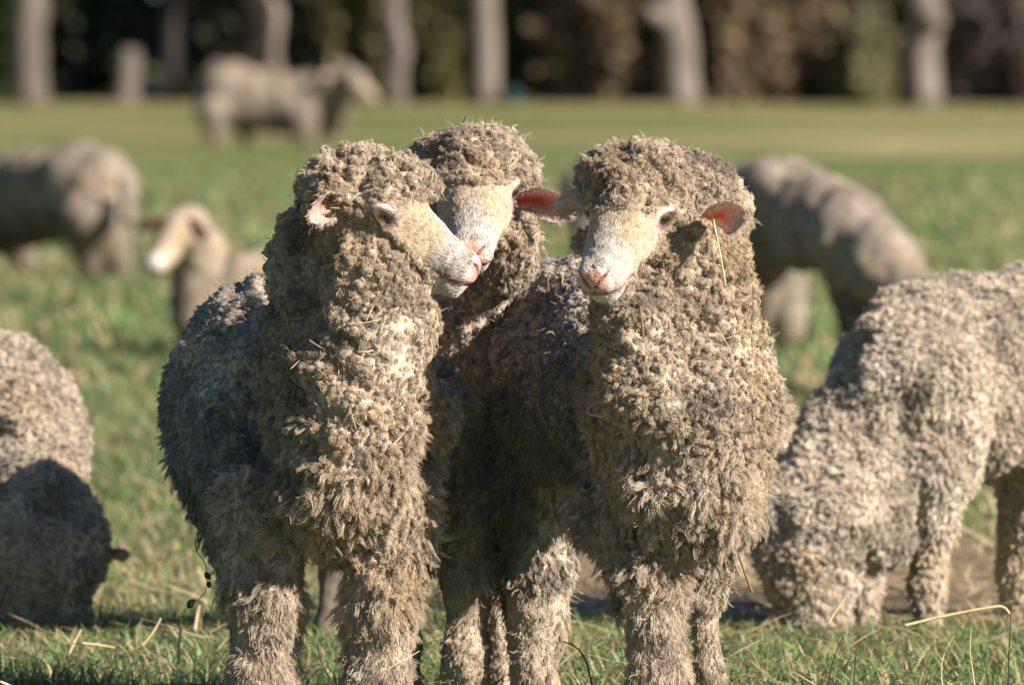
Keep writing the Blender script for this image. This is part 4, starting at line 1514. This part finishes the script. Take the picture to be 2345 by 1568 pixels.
BROWN = ((0.12, 0.083, 0.05), (0.27, 0.19, 0.11))
OLIVE = ((0.075, 0.072, 0.028), (0.18, 0.16, 0.065))
GREEN = ((0.035, 0.050, 0.018), (0.09, 0.11, 0.040))
PALE = ((0.13, 0.125, 0.06), (0.26, 0.24, 0.12))
MAUVE = ((0.13, 0.10, 0.09), (0.28, 0.22, 0.19))
SH = [
    (1015, 2.5, 60, 300, OLIVE, 'olive bush between the dim brown trunk and the slim pale one'),
    (1200, 2.5, 60, 300, GREEN, 'dark green bush just right of the slim pale trunk'),
    (1275, 3.0, 60, 320, OLIVE, 'olive bush midway between the slim trunk and the limbed trunk'),
    (1370, 2.0, 70, 330, BROWN, 'brown bush to the left of the limbed trunk'),
    (1455, 2.5, 60, 260, OLIVE, 'low yellowish bush beside the limbed trunk'),
    (1650, 3.0, 55, 300, GREEN, 'green bush right behind the limbed trunk'),
    (1730, 1.5, 90, 330, BROWN, 'wide reddish-brown bush right of the limbed trunk'),
    (1830, 2.0, 80, 310, BROWN, 'russet bush in the middle of the right thicket'),
    (1930, 2.5, 80, 320, MAUVE, 'greyish bush left of the knobbly trunk'),
    (1990, 1.2, 60, 190, PALE, 'pale yellow-green bush lit beside the knobbly trunk'),
    (2040, 3.0, 60, 300, GREEN, 'dark bush close behind the knobbly trunk'),
    (2270, 1.2, 80, 300, MAUVE, 'mauve-grey bush near the right edge'),
    (2360, 1.0, 80, 320, MAUVE, 'tall mauve-grey bush cut by the right edge'),
    (800, 2.5, 60, 300, OLIVE, 'dim bush left of the dim brown trunk'),
    (5, 2.0, 40, 260, GREEN, 'dim green bush cut by the left edge'),
]
for i, (px, dy, r, h, c, lab) in enumerate(SH):
    shrub(px, TY + dy, r, h, c, lab, 2200, 0.10, 200 + i)

# small blue-green tub beside the slim trunk
tb = P(1172, HORIZON, TY - 1.2); tb[2] = 0
tub = empty('tub', tb)
tag(tub, 'small blue-green tub at the foot of the slim pale trunk', 'tub')
M_TEAL = plain('teal_plastic', (0.02, 0.065, 0.072), 0.5)
v, f = tube([tb + [0, 0, z] for z in (0.0, 0.02, 0.14, 0.17, 0.19)], [0.07, 0.08, 0.095, 0.10, 0.09], 16)
mesh_obj('barrel', v, f, M_TEAL, tub)
v, f = tube([tb + [0, 0, z] for z in (0.158, 0.168, 0.178)], [0.102, 0.108, 0.102], 16)
mesh_obj('rim', v, f, M_TEAL, tub)


# ------------------------------------------------------------------ small things at the front
M_STALK = bark_mat('dry_straw', (0.50, 0.37, 0.19), (0.68, 0.54, 0.30))
M_DARK_STEM = plain('dark_stem', (0.045, 0.034, 0.028), 0.8)
M_BROWN_STEM = plain('brown_stem', (0.20, 0.12, 0.06), 0.8)
M_THREAD = plain('thread', (0.62, 0.55, 0.45), 0.8)


def strand(name, label, cat, pts, r0, r1, mat, group=None, ns=7):
    p = np.array([P(*q) for q in pts])
    # smooth the polyline
    for _ in range(2):
        qs = [p[0]]
        for a, b in zip(p[:-1], p[1:]):
            qs += [a * 0.75 + b * 0.25, a * 0.25 + b * 0.75]
        p = np.array(qs + [p[-1]])
    v, f = tube(p, np.linspace(r0, r1, len(p)), ns, 0, 0.03)
    base = p[0]
    o = mesh_obj(name, v - base, f, mat)
    o.location = base
    return tag(o, label, cat, group)


GS = 'dark dry stems rising from the grass at the front'
stems = [
    ('thin dark forked stem rising from the grass below the right grazing sheep', [(1890, 1600, -0.1), (1900, 1545, -0.1), (1912, 1495, -0.1), (1932, 1455, -0.1)], 0.0016, 0.0007),
    ('short dark stem just right of the forked stem', [(1955, 1600, 0), (1956, 1555, 0), (1960, 1500, 0)], 0.0014, 0.0008),
    ('dark curved stem with a drooping tip, second from the right', [(2263, 1600, 0), (2262, 1545, 0), (2252, 1500, 0)], 0.0013, 0.0008),
    ('tallest dark stem at the right edge under the bent straw', [(2308, 1610, -0.1), (2310, 1520, -0.1), (2313, 1440, -0.1), (2316, 1385, -0.1)], 0.0014, 0.0006),
    ('dark stem leaning beside the left sheep\'s right leg', [(780, 1590, -0.2), (745, 1535, -0.2), (730, 1500, -0.2), (728, 1470, -0.2)], 0.0016, 0.0008),
    ('dark side twig at the foot of the leaning stem', [(742, 1530, -0.2), (722, 1535, -0.2), (706, 1562, -0.2), (690, 1600, -0.2)], 0.0013, 0.0008),
    ('dark arched stem curving down between the two front sheep', [(1290, 1468, 0.1), (1322, 1480, 0.05), (1345, 1515, 0.0), (1362, 1600, 0.0)], 0.0009, 0.0017),
    ('low dark twig under the forked stem', [(1898, 1548, -0.1), (1918, 1568, -0.1), (1935, 1600, -0.1)], 0.0010, 0.0008),
]
for lab, pts, a, b in stems:
    strand('stem', lab, 'stem', pts, a, b, M_DARK_STEM, GS)
pale = [
    ('pale curled dry blade standing right of the forked stem', [(2166, 1600, 0), (2155, 1560, 0), (2157, 1500, 0), (2185, 1455, 0)], 0.0014, 0.0007),
    ('pale upright dry blade with a bent tip near the right edge', [(2235, 1600, 0), (2228, 1540, 0), (2220, 1490, 0), (2224, 1440, 0)], 0.0014, 0.0006),
    ('short tan sprig standing before the left sheep\'s leg', [(634, 1600, -0.3), (632, 1585, -0.3), (630, 1560, -0.3)], 0.0012, 0.0007),
]
for lab, pts, a, b in pale:
    strand('dry_blade', lab, 'dry grass', pts, a, b, M_STALK, 'pale dry blades at the front')
strand('straw_stalk', 'long bent golden straw lying across the grass at the right', 'straw', [(2070, 1432, 0.9), (2160, 1410, 0.9), (2275, 1388, 0.9), (2300, 1388, 0.9), (2312, 1405, 0.9)], 0.0028, 0.0022, M_STALK, 'straws in the grass')
strand('straw_stalk', 'golden straw slanting up before the pale sheep\'s muzzle', 'straw', [(1896, 1425, 1.6), (1925, 1380, 1.6), (1945, 1355, 1.6)], 0.0026, 0.0016, M_STALK, 'straws in the grass')
strand('straw_stalk', 'thin straw slanting across the left sheep\'s lower leg', 'straw', [(835, 1560, -0.12), (890, 1530, -0.14), (960, 1490, -0.12)], 0.0012, 0.0006, M_STALK, 'straws in the grass')
for lab, pts in [
    ('straw leaning up beside the head of the shaded grazing sheep', [(158, 1495, 1.7), (172, 1465, 1.7), (186, 1440, 1.7)]),
    ('flat straw lying right of the shaded grazing sheep', [(188, 1472, 1.7), (225, 1476, 1.7), (262, 1482, 1.7)]),
    ('long straw rising steeply left of the left sheep', [(325, 1478, 1.7), (350, 1448, 1.7), (368, 1415, 1.7)]),
    ('upright straw close to the left sheep\'s leg', [(408, 1520, 1.2), (410, 1475, 1.2), (414, 1435, 1.2)]),
    ('straw lying at the bottom left corner', [(0, 1560, -0.1), (60, 1585, -0.1), (115, 1600, -0.1)]),
]:
    strand('straw_stalk', lab, 'straw', pts, 0.0024, 0.0018, M_STALK, 'straws in the grass')

# straw caught in the wool
SW = 'straws caught in the wool'
for lab, pts, r, m in [
    ('long dry straw hanging below the right sheep\'s ear', [(1630, 480, -0.155), (1640, 535, -0.19), (1655, 610, -0.19), (1662, 655, -0.185)], 0.0014, M_STALK),
    ('pale straw crossing the throat of the left sheep', [(800, 742, -0.22), (850, 738, -0.225), (885, 725, -0.215)], 0.0010, M_STALK),
    ('short white straw on the left sheep\'s neck', [(872, 755, -0.225), (880, 738, -0.225), (884, 722, -0.22)], 0.0014, M_STALK),
    ('white husk lying on the left sheep\'s chest', [(820, 806, -0.225), (838, 806, -0.23), (855, 802, -0.225)], 0.0016, M_STALK),
    ('straw pointing down beneath the left sheep\'s cheek', [(855, 700, -0.20), (838, 735, -0.205)], 0.0010, M_STALK),
    ('brown straw standing under the left sheep\'s jaw', [(875, 668, -0.185), (855, 700, -0.20)], 0.0012, M_BROWN_STEM),
    ('bent straw at the edge of the left sheep\'s throat', [(1000, 715, -0.12), (1002, 740, -0.12), (990, 760, -0.13)], 0.0009, M_STALK),
    ('straw loop dangling off the left sheep\'s chest', [(985, 775, -0.12), (992, 800, -0.12), (985, 822, -0.12), (970, 820, -0.12)], 0.0007, M_STALK),
    ('thin straw stuck on the middle sheep\'s crown', [(1125, 318, 0.36), (1110, 345, 0.37)], 0.0008, M_STALK),
    ('dark bit of stalk sticking up from the middle sheep\'s crown', [(1060, 282, 0.46), (1068, 264, 0.46)], 0.0012, M_DARK_STEM),
    ('long thin grass thread on the right sheep\'s shoulder', [(1640, 745, -0.20), (1668, 790, -0.205), (1682, 840, -0.205), (1680, 895, -0.205)], 0.0006, M_STALK),
    ('thin straw on the right sheep\'s cheek', [(1595, 560, -0.17), (1630, 595, -0.18)], 0.0007, M_STALK),
    ('small twig lodged in the right sheep\'s throat wool', [(1466, 702, -0.20), (1470, 740, -0.215), (1474, 775, -0.22)], 0.0022, M_BROWN_STEM),
]:
    strand('straw_bit', lab, 'straw', pts, r, r * 0.7, m, SW)
strand('twig', 'dark brown twig hanging from the right sheep\'s elbow', 'twig', [(1690, 1265, 0.0), (1700, 1295, 0.0), (1722, 1355, 0.0)], 0.0020, 0.0022, M_BROWN_STEM, 'twigs under the right sheep')
strand('twig', 'shorter twig left of the hanging elbow twig', 'twig', [(1640, 1325, 0.05), (1665, 1338, 0.05), (1688, 1350, 0.05)], 0.0016, 0.0014, M_BROWN_STEM, 'twigs under the right sheep')
strand('thread', 'pale looped thread on the dark flank of the right sheep', 'thread', [(1372, 918, -0.12), (1350, 930, -0.13), (1342, 945, -0.13), (1365, 953, -0.135), (1390, 952, -0.14), (1400, 938, -0.13)], 0.0010, 0.0008, M_THREAD)


def seed_husk(px, py, y, ln, ang, parent):
    c = P(px, py, y)
    verts, faces = [], []
    n, k = 9, 7
    for i in range(n):
        t = i / (n - 1)
        r = ln * 0.33 * math.sin(math.pi * min(1, t * 0.93 + 0.05)) ** 0.8 * (1 + 0.25 * (i % 2))
        for j in range(k):
            a = 2 * math.pi * j / k
            along = (t - 0.5) * ln
            verts.append(c + np.array([math.cos(ang) * along - math.sin(ang) * r * math.cos(a), r * math.sin(a), -math.sin(ang) * along - math.cos(ang) * r * math.cos(a)]))
    for i in range(n - 1):
        for j in range(k):
            faces.append([i * k + j, i * k + (j + 1) % k, (i + 1) * k + (j + 1) % k, (i + 1) * k + j])
    faces += [list(range(k))[::-1], [(n - 1) * k + j for j in range(k)]]
    o = mesh_obj('seed_pod', np.array(verts), faces, M_DARK_STEM, parent)
    return o


ss = strand('seed_stem', 'thin stem with three dark seed pods hanging off the left sheep\'s side', 'seed stem',
            [(447, 1232, -0.02), (448, 1262, -0.02), (473, 1290, -0.02), (475, 1330, -0.02), (470, 1360, -0.02), (445, 1378, -0.02)], 0.0008, 0.0006, M_DARK_STEM)
for px, py, ln, an in ((476, 1318, 0.014, 0.9), (479, 1338, 0.011, 1.6), (437, 1382, 0.017, 2.2)):
    seed_husk(px, py, -0.02, ln, an, ss)
